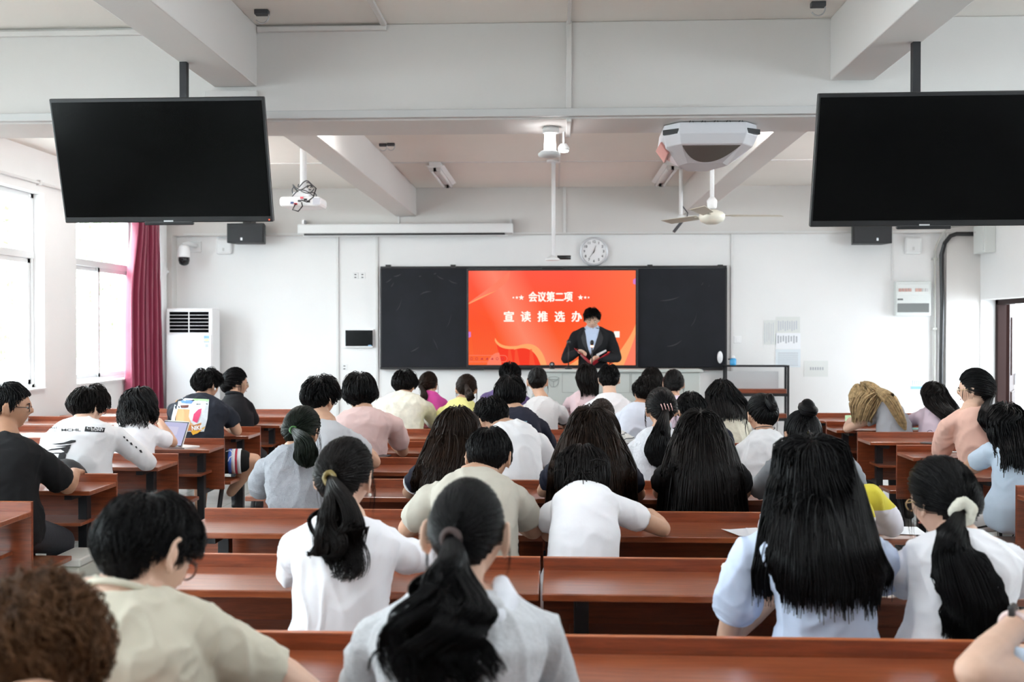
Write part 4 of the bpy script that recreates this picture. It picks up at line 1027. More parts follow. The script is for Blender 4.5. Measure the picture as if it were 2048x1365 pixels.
def place(me, name, parent, m, smooth=True):
    """world-space mesh -> child of parent"""
    a = mesh_np(me)-np.array(world_loc(parent)); set_np(me, a)
    me.materials.clear(); me.materials.append(m)
    if smooth: me.polygons.foreach_set('use_smooth', [True]*len(me.polygons))
    o = bpy.data.objects.new(name, me); COL.objects.link(o); o.parent = parent; return o
def smoothstep(a, b, x):
    t = np.clip((x-a)/(b-a), 0, 1); return t*t*(3-2*t)

def loft(mb, rings, n=28, ex=2.3):
    """rings: (centre, ux*halfwidth, uy*halfdepth)"""
    vs = []
    for c, A, B in rings:
        for j in range(n):
            t = 2*PI*j/n; ca, sa = math.cos(t), math.sin(t)
            vs.append(c+A*(math.copysign(abs(ca)**(2/ex), ca))+B*(math.copysign(abs(sa)**(2/ex), sa)))
    k = len(rings)
    fs = [(i*n+j, i*n+(j+1) % n, (i+1)*n+(j+1) % n, (i+1)*n+j) for i in range(k-1) for j in range(n)]
    fs += [tuple(range(n))[::-1], tuple((k-1)*n+j for j in range(n))]
    mb.add(vs, fs)
def limb(mb, pts, rs, n=14):
    """tapered limb with rounded ends and joints"""
    P = []; R = []
    for i in range(len(pts)-1):
        for s in np.linspace(0, 1, 6)[:(6 if i == len(pts)-2 else 5)]:
            P.append(V(pts[i]).lerp(V(pts[i+1]), s)); R.append(rs[i]+(rs[i+1]-rs[i])*s)
    mb.tube(P, R, n)
    for p, r in zip(pts, rs): mb.sphere(p, r*.99, 12)

# ---- head: cranium and face by shaping a fine sphere
RAD = np.array([.0755, .096, .114])
def head_pts(s, n=72, m=54, female=False):
    th = np.linspace(0, PI, m+1); ph = np.linspace(0, 2*PI, n, endpoint=False)
    T, Pp = np.meshgrid(th, ph, indexing='ij')
    d = np.stack([np.sin(T)*np.sin(Pp), np.sin(T)*np.cos(Pp), np.cos(T)], -1).reshape(-1, 3)
    x, y, z = d[:, 0], d[:, 1], d[:, 2]
    v = d*RAD
    low = smoothstep(0, .95, -z)
    v[:, 0] *= 1-(.34 if female else .28)*low
    v[:, 1] = np.where(y < 0, v[:, 1]*(1-.50*smoothstep(.15, .9, -z)), v[:, 1]*(1-.06*low))
    v[:, 1] += np.where(y > .2, .0, 0)
    def g(cx, cz, sx, sz, front=True):
        w = np.exp(-((x-cx)/sx)**2-((z-cz)/sz)**2)*(y > 0 if front else 1); return w
    v[:, 1] += .022*g(0, -.17, .13, .12)+.012*g(0, -.02, .09, .16)            # nose
    v[:, 1] += .004*g(.0, .20, .5, .10)                                         # brow
    for sx in (-1, 1):
        v[:, 1] -= .010*g(.36*sx, .03, .17, .10); v[:, 1] += .004*g(.5*sx, -.18, .2, .15)
    v[:, 1] += .006*g(0, -.46, .2, .05)+.006*g(0, -.54, .18, .05)-.004*g(0, -.50, .25, .02)
    v[:, 1] += .012*g(0, -.80, .3, .16)
    fs = [(i*n+j, (i+1)*n+j, (i+1)*n+(j+1) % n, i*n+(j+1) % n) for i in range(m) for j in range(n)]
    return v*s, fs
def add_ear(mb, Rm, H, s, sd):
    ctr = V((sd*.0745, -.004, -.008))*s
    q = lambda p: H+Rm @ (ctr+V(p)*s)
    pts = []; rs = []
    for i in range(15):
        a = math.radians(-120+250*i/14)+PI/2*0
        yy = -.004-.017*math.cos(a*.98)*1.0; zz = .004+.031*math.sin(a)
        pts.append(q((sd*(.013+.006*math.cos(a)), yy, zz))); rs.append(.0048*s)
    mb.tube(pts, rs, 8)
    mb.sphere(q((sd*.006, -.002, .002)), (.010*s, .016*s, .026*s), 14, Rm @ Matrix.Rotation(sd*.35, 3, 'Z'))
    mb.sphere(q((sd*.008, .004, -.027)), (.006*s, .008*s, .010*s), 10, Rm)

def add_hand(mb, wrist, d, nrm, sd, curl=.5, s=1.0):
    """d: towards the fingers, nrm: back of the hand, sd: +1 right hand"""
    d = V(d).normalized(); nrm = (V(nrm)-d*V(nrm).dot(d)).normalized(); side = d.cross(nrm)*sd   # side -> little finger
    w = V(wrist)
    L_ = [(.030, .085, (.036, .024, .020)), (.010, .090, (.042, .027, .021)), (-.010, .086, (.039, .025, .020)), (-.029, .078, (.030, .020, .018))]
    for off, pl, seg in L_:
        k = w+d*.088*s*pl/.09-side*off*s
        mb.tube([w+d*.012-side*off*.55*s, w+d*.05*s-side*off*.95*s, k], [.013*s, .0125*s, .0105*s], 8)
        a = 0; p = k; pts = [p]; rs = [.0098*s]
        for i, sl in enumerate(seg):
            a += curl*(.55 if i == 0 else .75)
            p = p+(d*math.cos(a)-nrm*math.sin(a)-side*off*.6)*sl*s; pts.append(p); rs.append((.0090, .0082, .0068)[i]*s)
        mb.tube(pts, rs, 8); [mb.sphere(pp, r_, 8) for pp, r_ in zip(pts, rs)]
    t0 = w+d*.022*s-side*.026*s; t1 = t0+(d*.55-side*.55-nrm*.35)*.045*s; t2 = t1+(d*.9-side*.12-nrm*.35)*.032*s; t3 = t2+(d*.95+side*.05-nrm*.3)*.026*s
    mb.tube([w+d*.01, t0, t1, t2, t3], [.014*s, .0135*s, .0115*s, .0095*s, .0075*s], 8); mb.sphere(t3, .0075*s, 8)

# ---- hair ------------------------------------------------------------------
HL_AZ = np.radians([0, 35, 62, 80, 96, 112, 135, 160, 180]); HL_Z = np.array([.60, .52, .30, -.10, .05, -.22, -.52, -.66, -.68])
def hairline(az): return np.interp(np.abs(az), HL_AZ, HL_Z)
def fib(n):
    i = np.arange(n)+.5; z = 1-2*i/n; p = i*PI*(3-math.sqrt(5)); r = np.sqrt(1-z*z)
    return np.stack([r*np.cos(p), r*np.sin(p), z], 1)
def unit(a): return a/np.maximum(1e-9, np.linalg.norm(a, axis=-1, keepdims=True))
def strands_mesh(P, r, tip=.25, sides=3):
    """P: (N,K,3) polylines -> tapered thin tubes; r (N,)"""
    Nn, K, _ = P.shape
    T = np.empty_like(P); T[:, 1:-1] = P[:, 2:]-P[:, :-2]; T[:, 0] = P[:, 1]-P[:, 0]; T[:, -1] = P[:, -1]-P[:, -2]
    T = unit(T)
    up = np.array([.31, .22, .93]); A = unit(np.cross(T, up)); B = np.cross(T, A)
    tt = np.linspace(0, 1, K); prof = np.minimum(1, .6+2*tt)*(1-(1-tip)*smoothstep(.55, 1, tt))
    R = r[:, None]*prof[None]
    vs = np.empty((Nn, K, sides, 3))
    for j in range(sides):
        a = 2*PI*j/sides; vs[:, :, j] = P+(A*math.cos(a)+B*math.sin(a))*R[..., None]
    idx = np.arange(Nn*K*sides).reshape(Nn, K, sides)
    q = []
    for j in range(sides):
        k = (j+1) % sides
        q.append(np.stack([idx[:, :-1, j], idx[:, :-1, k], idx[:, 1:, k], idx[:, 1:, j]], -1).reshape(-1, 4))
    return vs.reshape(-1, 3), np.concatenate(q)
def np_mesh(name, vs, quads):
    me = bpy.data.meshes.new(name); n = len(quads)
    me.vertices.add(len(vs)); me.vertices.foreach_set('co', np.ascontiguousarray(vs, dtype=np.float32).ravel())
    me.loops.add(n*4); me.loops.foreach_set('vertex_index', np.ascontiguousarray(quads, dtype=np.int32).ravel())
    me.polygons.add(n); me.polygons.foreach_set('loop_start', np.arange(n, dtype=np.int32)*4)
    me.polygons.foreach_set('use_smooth', np.ones(n, dtype=bool))
    me.update(calc_edges=True); return me
def cap_mesh(rad, off, drop=.05, n=40, m=28):
    th = np.linspace(0, PI, m+1); ph = np.linspace(-PI, PI, n+1)
    T, P_ = np.meshgrid(th, ph, indexing='ij')
    d = np.stack([np.sin(T)*np.sin(P_), np.sin(T)*np.cos(P_), np.cos(T)], -1)
    ok = d[..., 2] > hairline(P_)-drop
    z = d[..., 2]; v = d*(rad+off)
    v[..., 1] = np.where(d[..., 1] < 0, v[..., 1]*(1-.50*smoothstep(.15, .9, -z)), v[..., 1])
    v[..., 0] *= 1-.28*smoothstep(0, .95, -z)
    idx = np.arange((m+1)*(n+1)).reshape(m+1, n+1)
    q = []
    for i in range(m):
        for j in range(n):
            if ok[i, j] and ok[i+1, j] and ok[i, j+1] and ok[i+1, j+1]: q.append((idx[i, j], idx[i+1, j], idx[i+1, j+1], idx[i, j+1]))
    return v.reshape(-1, 3), np.array(q)
def shape_low(P, D):
    """pull points on the head's lower back in to the neck as the skull does"""
    z = D[..., 2]; P = P.copy()
    P[..., 1] = np.where(D[..., 1] < 0, P[..., 1]*(1-.50*smoothstep(.15, .9, -z)), P[..., 1])
    P[..., 0] *= 1-.28*smoothstep(0, .95, -z)
    return P
def catmull(pts, n):
    pts = [np.array(p) for p in pts]; pts = [2*pts[0]-pts[1]]+pts+[2*pts[-1]-pts[-2]]; out = []
    k = len(pts)-3
    for u in np.linspace(0, k-1e-6, n):
        i = int(u); t = u-i; a, b, c, d = pts[i:i+4]
        out.append(.5*((2*b)+(c-a)*t+(2*a-5*b+4*c-d)*t*t+(3*b-a-3*c+d)*t**3))
    return np.array(out)
def resample(P, K):
    out = np.empty((len(P), K, 3))
    for i, p in enumerate(P):
        l = np.concatenate([[0], np.cumsum(np.linalg.norm(np.diff(p, axis=0), axis=1))])
        if l[-1] < 1e-6: out[i] = p[0]; continue
        u = np.linspace(0, l[-1], K)
        for j in range(3): out[i, :, j] = np.interp(u, l, p[:, j])
    return out

def fit_sil(A, sil, R, Hn, Yhead, zend, bvh, marg, hs):
    """gather falling hair to the width it has at each height, and lay it on the back of the clothes"""
    Wp = A @ R.T+Hn
    zs = []; xl = []; xr = []
    Yr = Yhead-.20
    for py, l, r in sil:
        a, b = at(l, py, Yr), at(r, py, Yr); zs.append(a.z); xl.append(a.x); xr.append(b.x)
    zs = np.array(zs)[::-1]; xl = np.array(xl)[::-1]; xr = np.array(xr)[::-1]
    z = Wp[..., 2]; ztop = zs[-1]+.05
    bins = np.arange(zs[0]-.03, ztop+.03, .02); lo = []; hi = []; bz = []
    for b in bins:
        m = np.abs(z-b) < .018
        if m.sum() > 12: x = Wp[..., 0][m]; lo.append(np.percentile(x, 2)); hi.append(np.percentile(x, 98)); bz.append(b)
    lo_ = np.interp(z, bz, lo); hi_ = np.interp(z, bz, hi); L_ = np.interp(z, zs, xl); R_ = np.interp(z, zs, xr)
    u = np.clip((Wp[..., 0]-lo_)/np.maximum(.02, hi_-lo_), -.03, 1.03); nx = L_+u*(R_-L_)
    k = smoothstep(ztop, ztop-.06, z); Wp[..., 0] = Wp[..., 0]*(1-k)+nx*k
    if bvh is not None and hs.get('lay', True):
        for i in range(Wp.shape[0]):
            for j in range(3, Wp.shape[1]):
                q = Wp[i, j]
                if q[2] > Hn[2]-.07: continue
                hit, nr, fi, dd = bvh.ray_cast(V((q[0], q[1]-.9, q[2])), V((0, 1, 0)), 1.8)
                if hit is not None and hit.y-marg[i] < q[1]: Wp[i, j, 1] = hit.y-marg[i]
            y = Wp[i, :, 1]; y[2:-2] = (y[:-4]+y[1:-3]+y[2:-2]+y[3:-1]+y[4:])/5
            for j in range(3, Wp.shape[1]):
                q = Wp[i, j]
                if q[2] > Hn[2]-.07: continue
                hit, nr, fi, dd = bvh.ray_cast(V((q[0], q[1]-.9, q[2])), V((0, 1, 0)), 1.8)
                if hit is not None and hit.y-marg[i]*.6 < q[1]: Wp[i, j, 1] = hit.y-marg[i]*.6
        dz = np.linalg.norm(np.diff(Wp, axis=1)[..., [0, 2]], axis=2)
        for j in range(Wp.shape[1]-1, 2, -1): Wp[:, j-1, 1] = np.minimum(Wp[:, j-1, 1], Wp[:, j, 1]+.004+.9*dz[:, j-1])
    Wp[..., 0] = Wp[..., 0]*(1-k)+Wp[..., 0]*(Wp[..., 1]/Yr)*k
    return (Wp-Hn) @ R
def make_hair(hs, H, Rm, s, th, dist, rng, bvh, parent, m, Yhead=0):
    style = hs['style']; rad = RAD*s; R = np.array(Rm); Hn = np.array(H)
    q = hs.get('dens', 1.0)
    n0 = int(np.clip(6000/dist, 400, 2150)*q); rr = float(np.clip(.00043*dist, .0012, .0031))*hs.get('thick', 1)
    D = fib(int(n0*2.4)); az = np.arctan2(D[:, 0], D[:, 1]); D = D[D[:, 2] > hairline(az)-.02]
    D = unit(D+rng.normal(0, .02, D.shape)); n = len(D)
    capv, capq = cap_mesh(rad, .3*th)
    W = unit(np.array(hs.get('whorl', (.0, -.42, .9))))
    parts = []; rads = []; longtip = False
    if style in ('short', 'fluffy', 'curly'):
        K = (9 if dist < 5.5 else 7) if style != 'curly' else 20; mess = hs.get('messy', .2); nc = max(24, n//22)
        P = D.copy(); L_ = hs.get('len', .62)*(1+.16*rng.normal(size=n)); lim_r = rng.uniform(0, 1, n)
        cell = unit(rng.normal(size=(nc, 3))); near = np.argmax(D @ cell.T, 1)
        jit = rng.normal(0, mess*.35, (n, 3))+rng.normal(0, mess*.75, (nc, 3))[near]
        thr = th*(1+.10*rng.normal(size=n)+(.06+.12*mess)*rng.normal(size=nc)[near]); pts = []
        prof = np.interp(np.linspace(0, 1, K), np.linspace(0, 1, 9), [.25, .55, .80, .95, 1.02, 1.05, 1.03, .98, .90])
        nape = hs.get('nape', .10); fr = hs.get('fringe', .34)
        if style == 'curly': phz = rng.uniform(0, 6.3, (nc, 3))[near]+rng.normal(0, .4, (n, 3))
        for k in range(K):
            a = np.abs(np.arctan2(P[:, 0], P[:, 1]))
            side = 1-hs.get('sides', .55)*np.exp(-((a-1.65)/.55)**2)*smoothstep(.45, -.05, P[:, 2])
            nt0 = hs.get('napeth', .26); zt = thr*prof[k]*(nt0+(1-nt0)*smoothstep(-.62, .02, P[:, 2]))*side
            pos = shape_low(P*rad, P)+P*zt[:, None]
            if style == 'curly': pos = pos+.0065*s*np.sin(phz+k*np.array([.75, .62, .82]))*min(1, k/6)
            pts.append(pos)
            T = P-W*(P @ W)[:, None]; T = unit(T)+jit+np.array([0, 0, -.25]); T -= P*(T*P).sum(1)[:, None]
            low = hairline(a)-np.interp(a, np.radians([0, 50, 75, 100, 180]), [fr, fr*.8, .12, nape*.6, nape])*lim_r
            stop = np.where(P[:, 2] < low, .10, 1.0)
            P = unit(P+unit(T)*(L_/(K-1)*stop)[:, None])
        parts.append(np.stack(pts, 1)); rads.append(np.full(n, rr*.78))
    elif style in ('long', 'bob', 'half'):
        K = 30 if style != 'bob' else 20
        zend = hs['zend'] if 'zend' in hs else at(1000, hs['sil'][-1][0], Yhead-.20).z; sp = hs.get('spread', .25); drift = np.array(hs.get('drift', (0, 0, 0)), float)
        P = D.copy(); jit = rng.normal(0, .08, (n, 3)); thr = th*(.55+.55*rng.random(n))
        part = hs.get('part', 0.0)
        pos = P*(rad+(.35*thr)[:, None]); pts = [pos]
        loose = np.zeros(n, bool); step = hs.get('step', .026)*s; dirv = np.zeros((n, 3)); alive = np.ones(n, bool)
        g = R.T @ np.array([0, 0, -1.0]); dloc = R.T @ drift
        marg = .006+.030*rng.random(n)*hs.get('layer', 1); cutn = rng.normal(0, hs.get('rag', .012), n)-hs.get('vee', 0)*0
        sgn0 = np.sign(D[:, 0]-part+1e-6)
        for k in range(K):
            front = smoothstep(-.1, .6, P[:, 1])
            T = P-W*(P @ W)[:, None]; T = unit(T)*(1-.6*front)[:, None]
            T[:, 0] += sgn0*front*.9; T[:, 1] += -.75*front; T[:, 2] += -.35
            T += jit; T -= P*(T*P).sum(1)[:, None]; T = unit(T)
            Pn = unit(P+T*(step/.09)); sph = Pn*(rad+thr[:, None])
            a = np.abs(np.arctan2(Pn[:, 0], Pn[:, 1]))
            rel = (Pn[:, 2] < np.where(a > 1.25, hs.get('rel', .0), -.2)) & ~loose
            newpos = np.where(loose[:, None], pos+dirv*step, sph)
            dirv = np.where(loose[:, None], dirv, unit(newpos-pos+1e-9))
            loose |= rel; P = np.where(loose[:, None], P, Pn)
            lat = np.stack([np.sign(newpos[:, 0])*sp*np.clip(np.abs(newpos[:, 0])/.06, 0, 1.3), np.zeros(n), np.zeros(n)], 1)
            tgt = unit(g+lat+dloc+jit*hs.get('frizz', .5)); dirv = np.where(loose[:, None], unit(dirv*.62+tgt*.38), dirv)
            # keep off the skull
            e = newpos/(rad+.004); el = np.linalg.norm(e, axis=1); ins = loose & (el < 1); newpos[ins] = newpos[ins]/el[ins, None]*1.0
            fr_ = loose & (np.abs(newpos[:, 0]) < .055*s) & (newpos[:, 1] > .06*s); newpos[fr_, 0] = np.sign(newpos[fr_, 0]+1e-6)*.055*s
            wz = (newpos @ R.T)[:, 2]+H.z
            xx = np.abs((newpos @ R.T)[:, 0]); ze = zend+cutn+hs.get('vee', 0)*xx
            alive &= wz > ze
            newpos = np.where(alive[:, None], newpos, pos); pos = newpos; pts.append(pos)
        A = resample(np.stack(pts, 1), (10 if style == 'bob' else 13) if dist > 4 else 17)
        if hs.get('sil'): A = fit_sil(A, hs['sil'], R, Hn, Yhead, zend, bvh, marg, hs)
        if hs.get('wave'):
            tt = np.linspace(0, 1, A.shape[1])[None, :, None]; ph = rng.normal(0, .5, (n, 1, 1))+D[:, None, :1]*9
            A = A+hs['wave']*smoothstep(.3, .8, tt)*np.concatenate([np.sin(tt*22+ph), .4*np.cos(tt*19+ph), 0*tt+0*ph], 2)
        parts.append(A); rads.append(np.full(n, rr*1.5)); longtip = True
    if style in ('pony', 'bun', 'half', 'updo'):
        Td = unit(np.array(hs['tie'])); K = 10
        Tp = shape_low((Td*(rad+.012))[None], Td[None])[0]
        if style != 'half':
            dot = np.clip(D @ Td, -1, 1); om = np.arccos(dot); bump = th*(.55+.35*rng.random(n)); pts = []
            for k in range(K):
                t = k/(K-1); so = np.maximum(np.sin(om), 1e-4)
                P = (np.sin((1-t)*om)/so)[:, None]*D+(np.sin(t*om)/so)[:, None]*Td; P = unit(P)
                hgt = bump*(.5+.75*math.sin(PI*min(1, t*1.15)))
                pos = shape_low(P*rad, P)+P*hgt[:, None]
                if k >= K-2: pos = pos*(.5 if k == K-2 else .15)+Tp*(.5 if k == K-2 else .85)
                pts.append(pos)
            parts.append(np.stack(pts, 1)); rads.append(np.full(n, rr*1.1))
            # stray wisps at the temples and nape
            nw = hs.get('wisps', 16)
            if nw:
                a = rng.choice([-1, 1], nw)*rng.uniform(1.0, 1.7, nw); w0 = unit(np.stack([np.sin(a), np.cos(a), rng.uniform(-.1, .25, nw)], 1))*(rad+.004)
                g = R.T @ np.array([0, 0, -1.0]); ln = rng.uniform(.05, .13, nw)*s
                ww = np.stack([w0+g*(ln*t)[:, None]+np.stack([np.sign(w0[:, 0])*.012*math.sin(t*3), 0*ln, 0*ln], 1) for t in np.linspace(0, 1, 10)], 1)
                parts.append(ww); rads.append(np.full(nw, rr*.5))
        Tw = R @ Tp+Hn
        if 'tail' in hs:
            # tail: list of (px,py,Y,halfwidth_px)
            cl = [Tw]+[np.array(at(px, py, Y)) for px, py, Y, hw in hs['tail']]
            wd_ = [hs.get('tie_r', .014)]+[hw*mpp(Y) for px, py, Y, hw in hs['tail']]
            K = 24 if dist < 4 else 14; c = catmull(cl, K); ww = np.interp(np.linspace(0, len(wd_)-1, K), np.arange(len(wd_)), wd_)
            nt_ = int(n*hs.get('tail_n', .55)); rho = np.sqrt(rng.random(nt_)); fi = rng.uniform(0, 2*PI, nt_)
            Tn = np.gradient(c, axis=0); Tn = unit(Tn); A = unit(np.cross(Tn, np.array([0, 1., .05]))); B = unit(np.cross(A, Tn))
            tt = np.linspace(0, 1, K); ends = 1-np.abs(rng.normal(0, hs.get('rag', .07), nt_))-hs.get('taper', .12)*rho**2; ends = np.clip(ends, .25, 1.0)
            strp = np.empty((nt_, K, 3)); wv = hs.get('wave', 0); clump = np.floor(fi/(2*PI)*9)+np.floor(rho*2.2)*9
            cph = rng.uniform(0, 2*PI, 40); camp = rng.uniform(.5, 1.3, 40); cid = clump.astype(int) % 40
            for k in range(K):
                u = tt[k]*ends; ki = u*(K-1); i0 = np.clip(ki.astype(int), 0, K-2); f = (ki-i0)[:, None]
                cc = c[i0]*(1-f)+c[i0+1]*f; AA = A[i0]*(1-f)+A[i0+1]*f; BB = B[i0]*(1-f)+B[i0+1]*f; w_ = (ww[i0]*(1-f[:, 0])+ww[i0+1]*f[:, 0])
                off = AA*(rho*np.cos(fi)*w_)[:, None]+BB*(rho*np.sin(fi)*np.minimum(w_, .045)*.8)[:, None]
                if wv:
                    am = wv*camp[cid]*smoothstep(.08, .6, u); ph = cph[cid]*.55+u*hs.get('freq', 13)
                    off = off+AA*(am*np.sin(ph))[:, None]+BB*(am*.5*np.cos(ph*1.1))[:, None]
                strp[:, k] = cc+off
            if bvh is not None and dist < 7:
                for k in range(4, K):
                    for i in range(nt_):
                        hit, nr, fi_, dd = bvh.find_nearest(V(strp[i, k]), .07)
                        if hit is not None:
                            mgn = .004+.05*rho[i]*.5
                            sg = (V(strp[i, k])-hit).dot(nr)
                            if sg < mgn: strp[i, k] = np.array(V(strp[i, k])+nr*(mgn-sg))
            parts.append((strp-Hn) @ R); rads.append(np.full(nt_, rr*1.15))
        if 'bun' in hs:
            br, bz = hs['bun']; c = Tp+Td*br*.55; nb = int(n*.35)
            A = unit(np.cross(Td, np.array([0, 0, 1.0]))); B = np.cross(A, Td)
            a0 = rng.uniform(0, 2*PI, nb); rho = br*(.35+.65*np.sqrt(rng.random(nb))); h = (rng.random(nb)-.5)
            pts = []
            for k in range(12):
                a = a0+k*.22
                env = np.sqrt(np.clip(1-(rho/br*.98)**2, .02, 1))
                p = c+A[None]*(rho*np.cos(a))[:, None]+B[None]*(rho*np.sin(a)*bz)[:, None]+Td[None]*(env*br*.8*np.sign(h)*(.6+.4*rng.random(nb)*0+.4*np.abs(h)))[:, None]
                pts.append(p)
            parts.append(np.stack(pts, 1)); rads.append(np.full(nb, rr*1.2))
            if hs.get('twist'):   # a roll of hair up the back of the head
                pass
    VS = [capv]; QS = [capq]; off = len(capv)
    for P, r in zip(parts, rads):
        v_, q_ = strands_mesh(P, r*(.75+.5*rng.random(len(r))), .5 if longtip else .25); VS.append(v_); QS.append(q_+off); off += len(v_)
    if 'bun' in hs:
        mb = MB(); br, bz = hs['bun']; mb.sphere(tuple(Tp+Td*br*.5), (br*.93, br*.8, br*.93*bz), 18); VS.append(np.array([tuple(x) for x in mb.v])); 
        QS.append(np.array([f for f in mb.f])+off); off += len(mb.v)
    vs = np.concatenate(VS) @ R.T+Hn-np.array(world_loc(parent))
    me = np_mesh('hair', vs, np.concatenate(QS)); me.materials.append(m)
    o = bpy.data.objects.new('hair', me); COL.objects.link(o); o.parent = parent
    tie = None
    if style in ('pony', 'bun', 'half', 'updo'): tie = (V(Hn+R @ Tp), V(R @ Td))
    return o, tie

def folds(me, amp, sc, seed, dirs=(1, 1, .55)):
    """creases: sharp ridged noise running mostly down and across the cloth"""
    co = mesh_np(me); no = normals_np(me); d = np.empty(len(co)); o = V((seed*3.1, seed*1.7, 0))
    for i, c in enumerate(co):
        p = V((c[0]*dirs[0], c[1]*dirs[1], c[2]*dirs[2]))*sc+o
        w = noise.noise(p*.5); p = p+V((w, -w, w))*1.2
        a = 1-abs(noise.noise(p))*2.6; a = max(0, a)**2
        q = V((c[0]*.5+c[2]*.7, c[1], c[2]-c[0]*.6))*sc*1.5+o
        b = max(0, 1-abs(noise.noise(q+V((9, 2, 4))+V((w, w, w))))*3)**2
        d[i] = a*.75+b*.5*(w+.5)-.25
    set_np(me, co+no*(d*amp)[:, None])

# ---- one seated (or standing) person ----------------------------------------
PEOPLE = []
def person(pid, label, row, top, w, head=(0, 15, 0), sh=None, blk='C', hipx=None, lean=.12, hd=.07, sex='f', skin=None, hair=None, hm=None, cloth=None, sleeve='short',
           eL=None, eR=None, hL=None, hR=None, hs=1.0, th=None, stand=None, cuff=None, fold=.006, vox=None, trousers=None, cname='shirt', wid=1.0, sl=.55, puff=0, neck=0, hipz=.59, legs=True, hem=None, Y0=None, hipdx=0, body_top=None, kneeR=None, footR=None, shorts=False):
    """top: hair top (px,py); w: hair width in px; sh: outer shoulder corners in px; rows give the depth"""
    seed = sum(map(ord, pid)); rng = np.random.default_rng(seed)
    L0 = lipY(row, blk) if Y0 is None else Y0
    Yh = L0-.62; Ys = Yh+lean; Yd = Ys+hd
    if stand: Yh = Ys = stand; Yd = stand+hd
    SL, SR = at(sh[0][0], sh[0][1], Ys), at(sh[1][0], sh[1][1], Ys)
    across = (SR-SL); U = across.normalized(); 
    ins = min(.055, across.length*.16)
    SL = SL+U*ins-V((0, 0, .05)); SR = SR-U*ins-V((0, 0, .05))
    mid = (SL+SR)/2
    yaw, pit, rol = [math.radians(a) for a in head]
    Rm = Matrix.Rotation(-yaw, 3, 'Z') @ Matrix.Rotation(rol, 3, 'Y') @ Matrix.Rotation(-pit, 3, 'X')
    s = hs
    tp = at(top[0], top[1], Yd); wm = w*mpp(Yd)
    if th is None: th = float(np.clip((wm/2-.0755*s)/1.12, .009, .038))
    rad = RAD*s
    ext = math.sqrt(sum((Rm[2][i]*(rad[i]+th*.85))**2 for i in range(3)))
    H = V((tp.x, Yd, tp.z-ext))
    # neck joint between the shoulders
    skull_base = H+Rm @ V((0, -.022, -.062))*s
    N = mid+V((0, -.012, .108 if sex == 'm' else .098)); N = V((N.x*.8+H.x*.2, N.y, max(mid.z+.05, min(N.z, skull_base.z-.015))))
    chin_low = H+Rm @ V((0, .005, -.05))*s
    hx = at(hipx, 900, Yh).x if hipx is not None else mid.x*.9+H.x*.1+hipdx
    hz = hipz if not stand else .14+.90
    HP = V((hx, Yh, hz))
    root = thing('person', label, 'person', (hx, Yh, 0 if not stand else .14), 'people in the room'); root_loc = V(root.location)
    dist = max(1.2, Yd); vx = vox or float(np.clip(.0018*dist, .0055, .0105))
    T = N-HP
    b0, b1, b2, b3 = HP, HP+V((T.x*.15, T.y*.05-.035, T.z*.40)), HP+V((T.x*.7, T.y*.62-.045, T.z*.80)), N
    if stand: b1, b2 = HP+T*.4+V((0, -.01, 0)), HP+T*.75
    def spine(t):
        u = 1-t; return b0*u**3+b1*3*u*u*t+b2*3*u*t*t+b3*t**3
    def tang(t): e = .02; return (spine(min(1, t+e))-spine(max(0, t-e))).normalized()
    half = (SR-SL).length/2
    if sex == 'm': prof = [(0, .158, .112), (.12, .160, .115), (.32, .145, .108), (.52, .150, .115), (.70, half*.93, .118), (.82, half*.94, .105), (.91, half*.72, .085), (.97, .085, .068), (1.0, .064, .060)]
    else: prof = [(0, .162, .112), (.12, .160, .114), (.32, .126, .095), (.52, .128, .102), (.70, half*.88, .108), (.82, half*.92, .096), (.91, half*.70, .078), (.97, .075, .060), (1.0, .056, .053)]
    def torso(mb, e, t0=-.05, t1=1.0, k=1.0):
        rings = []
        for t, a, b_ in prof:
            if t < t0 or t > t1: continue
            tg = tang(t); X = (U if stand else V((1, 0, 0)).lerp(U, min(1, t*1.1))).normalized(); Fw = tg.cross(X).normalized() if True else None
            Fw = -Fw if Fw.y < 0 else Fw; X = Fw.cross(tg).normalized()
            wf = wid if t < .75 else 1
            rings.append((spine(t), X*(a*k*wf+e), Fw*(b_*k*wf+e)))
        c, A, B = rings[0]; tg = tang(0)
        rings.insert(0, (c-tg*.05, A*.96, B*.96)); rings.insert(0, (c-tg*.075, A*.82, B*.82))
        loft(mb, rings)
    # arms
    def arm(sd, S, E, Wp):
        if E is None: E = S+V((sd*.05+U.x*sd*.01, .10, -.20)); E = V((E.x, max(E.y, min(L0-.30, S.y+.17)), max(E.z, .80) if not stand else E.z))
        if Wp is None:
            Wp = V((E.x*.55+mid.x*.45, min(E.y+.16, L0-.22), .805)) if not stand else E+V((-sd*.1, .2, -.05))
        return E, Wp
    def pt(e, dflt):
        if e is None: return None
        y = dflt+(e[2] if len(e) > 2 else 0)
        return at(e[0], e[1], min(y, L0-.215) if not stand else y)
    EL, WL = arm(-1, SL, pt(eL, L0-.385 if not stand else stand), pt(hL, L0-.20 if not stand else stand)); ER, WR = arm(1, SR, pt(eR, L0-.385 if not stand else stand), pt(hR, L0-.20 if not stand else stand))
    if not stand:
        for q_ in (WL, WR):
            if q_.y > L0-.36: q_.z = max(q_.z, .822)
        for q_ in (EL, ER):
            if q_.y > L0-.36: q_.z = max(q_.z, .80)
        for E_, W_ in ((EL, WL), (ER, WR)):
            if E_.y < L0-.335 < W_.y and W_.z > .75:
                zc_ = E_.z+(W_.z-E_.z)*(L0-.335-E_.y)/(W_.y-E_.y); need = .812 if sleeve == 'long' else .798
                if zc_ < need: E_.z += (need-zc_)*1.15; W_.z += (need-zc_)*.3
    ar = 1.12 if sex == 'm' else .94
    # ---- body
    mb = MB(); torso(mb, -.010, k=.94)
    neck_r = .056 if sex == 'm' else .047
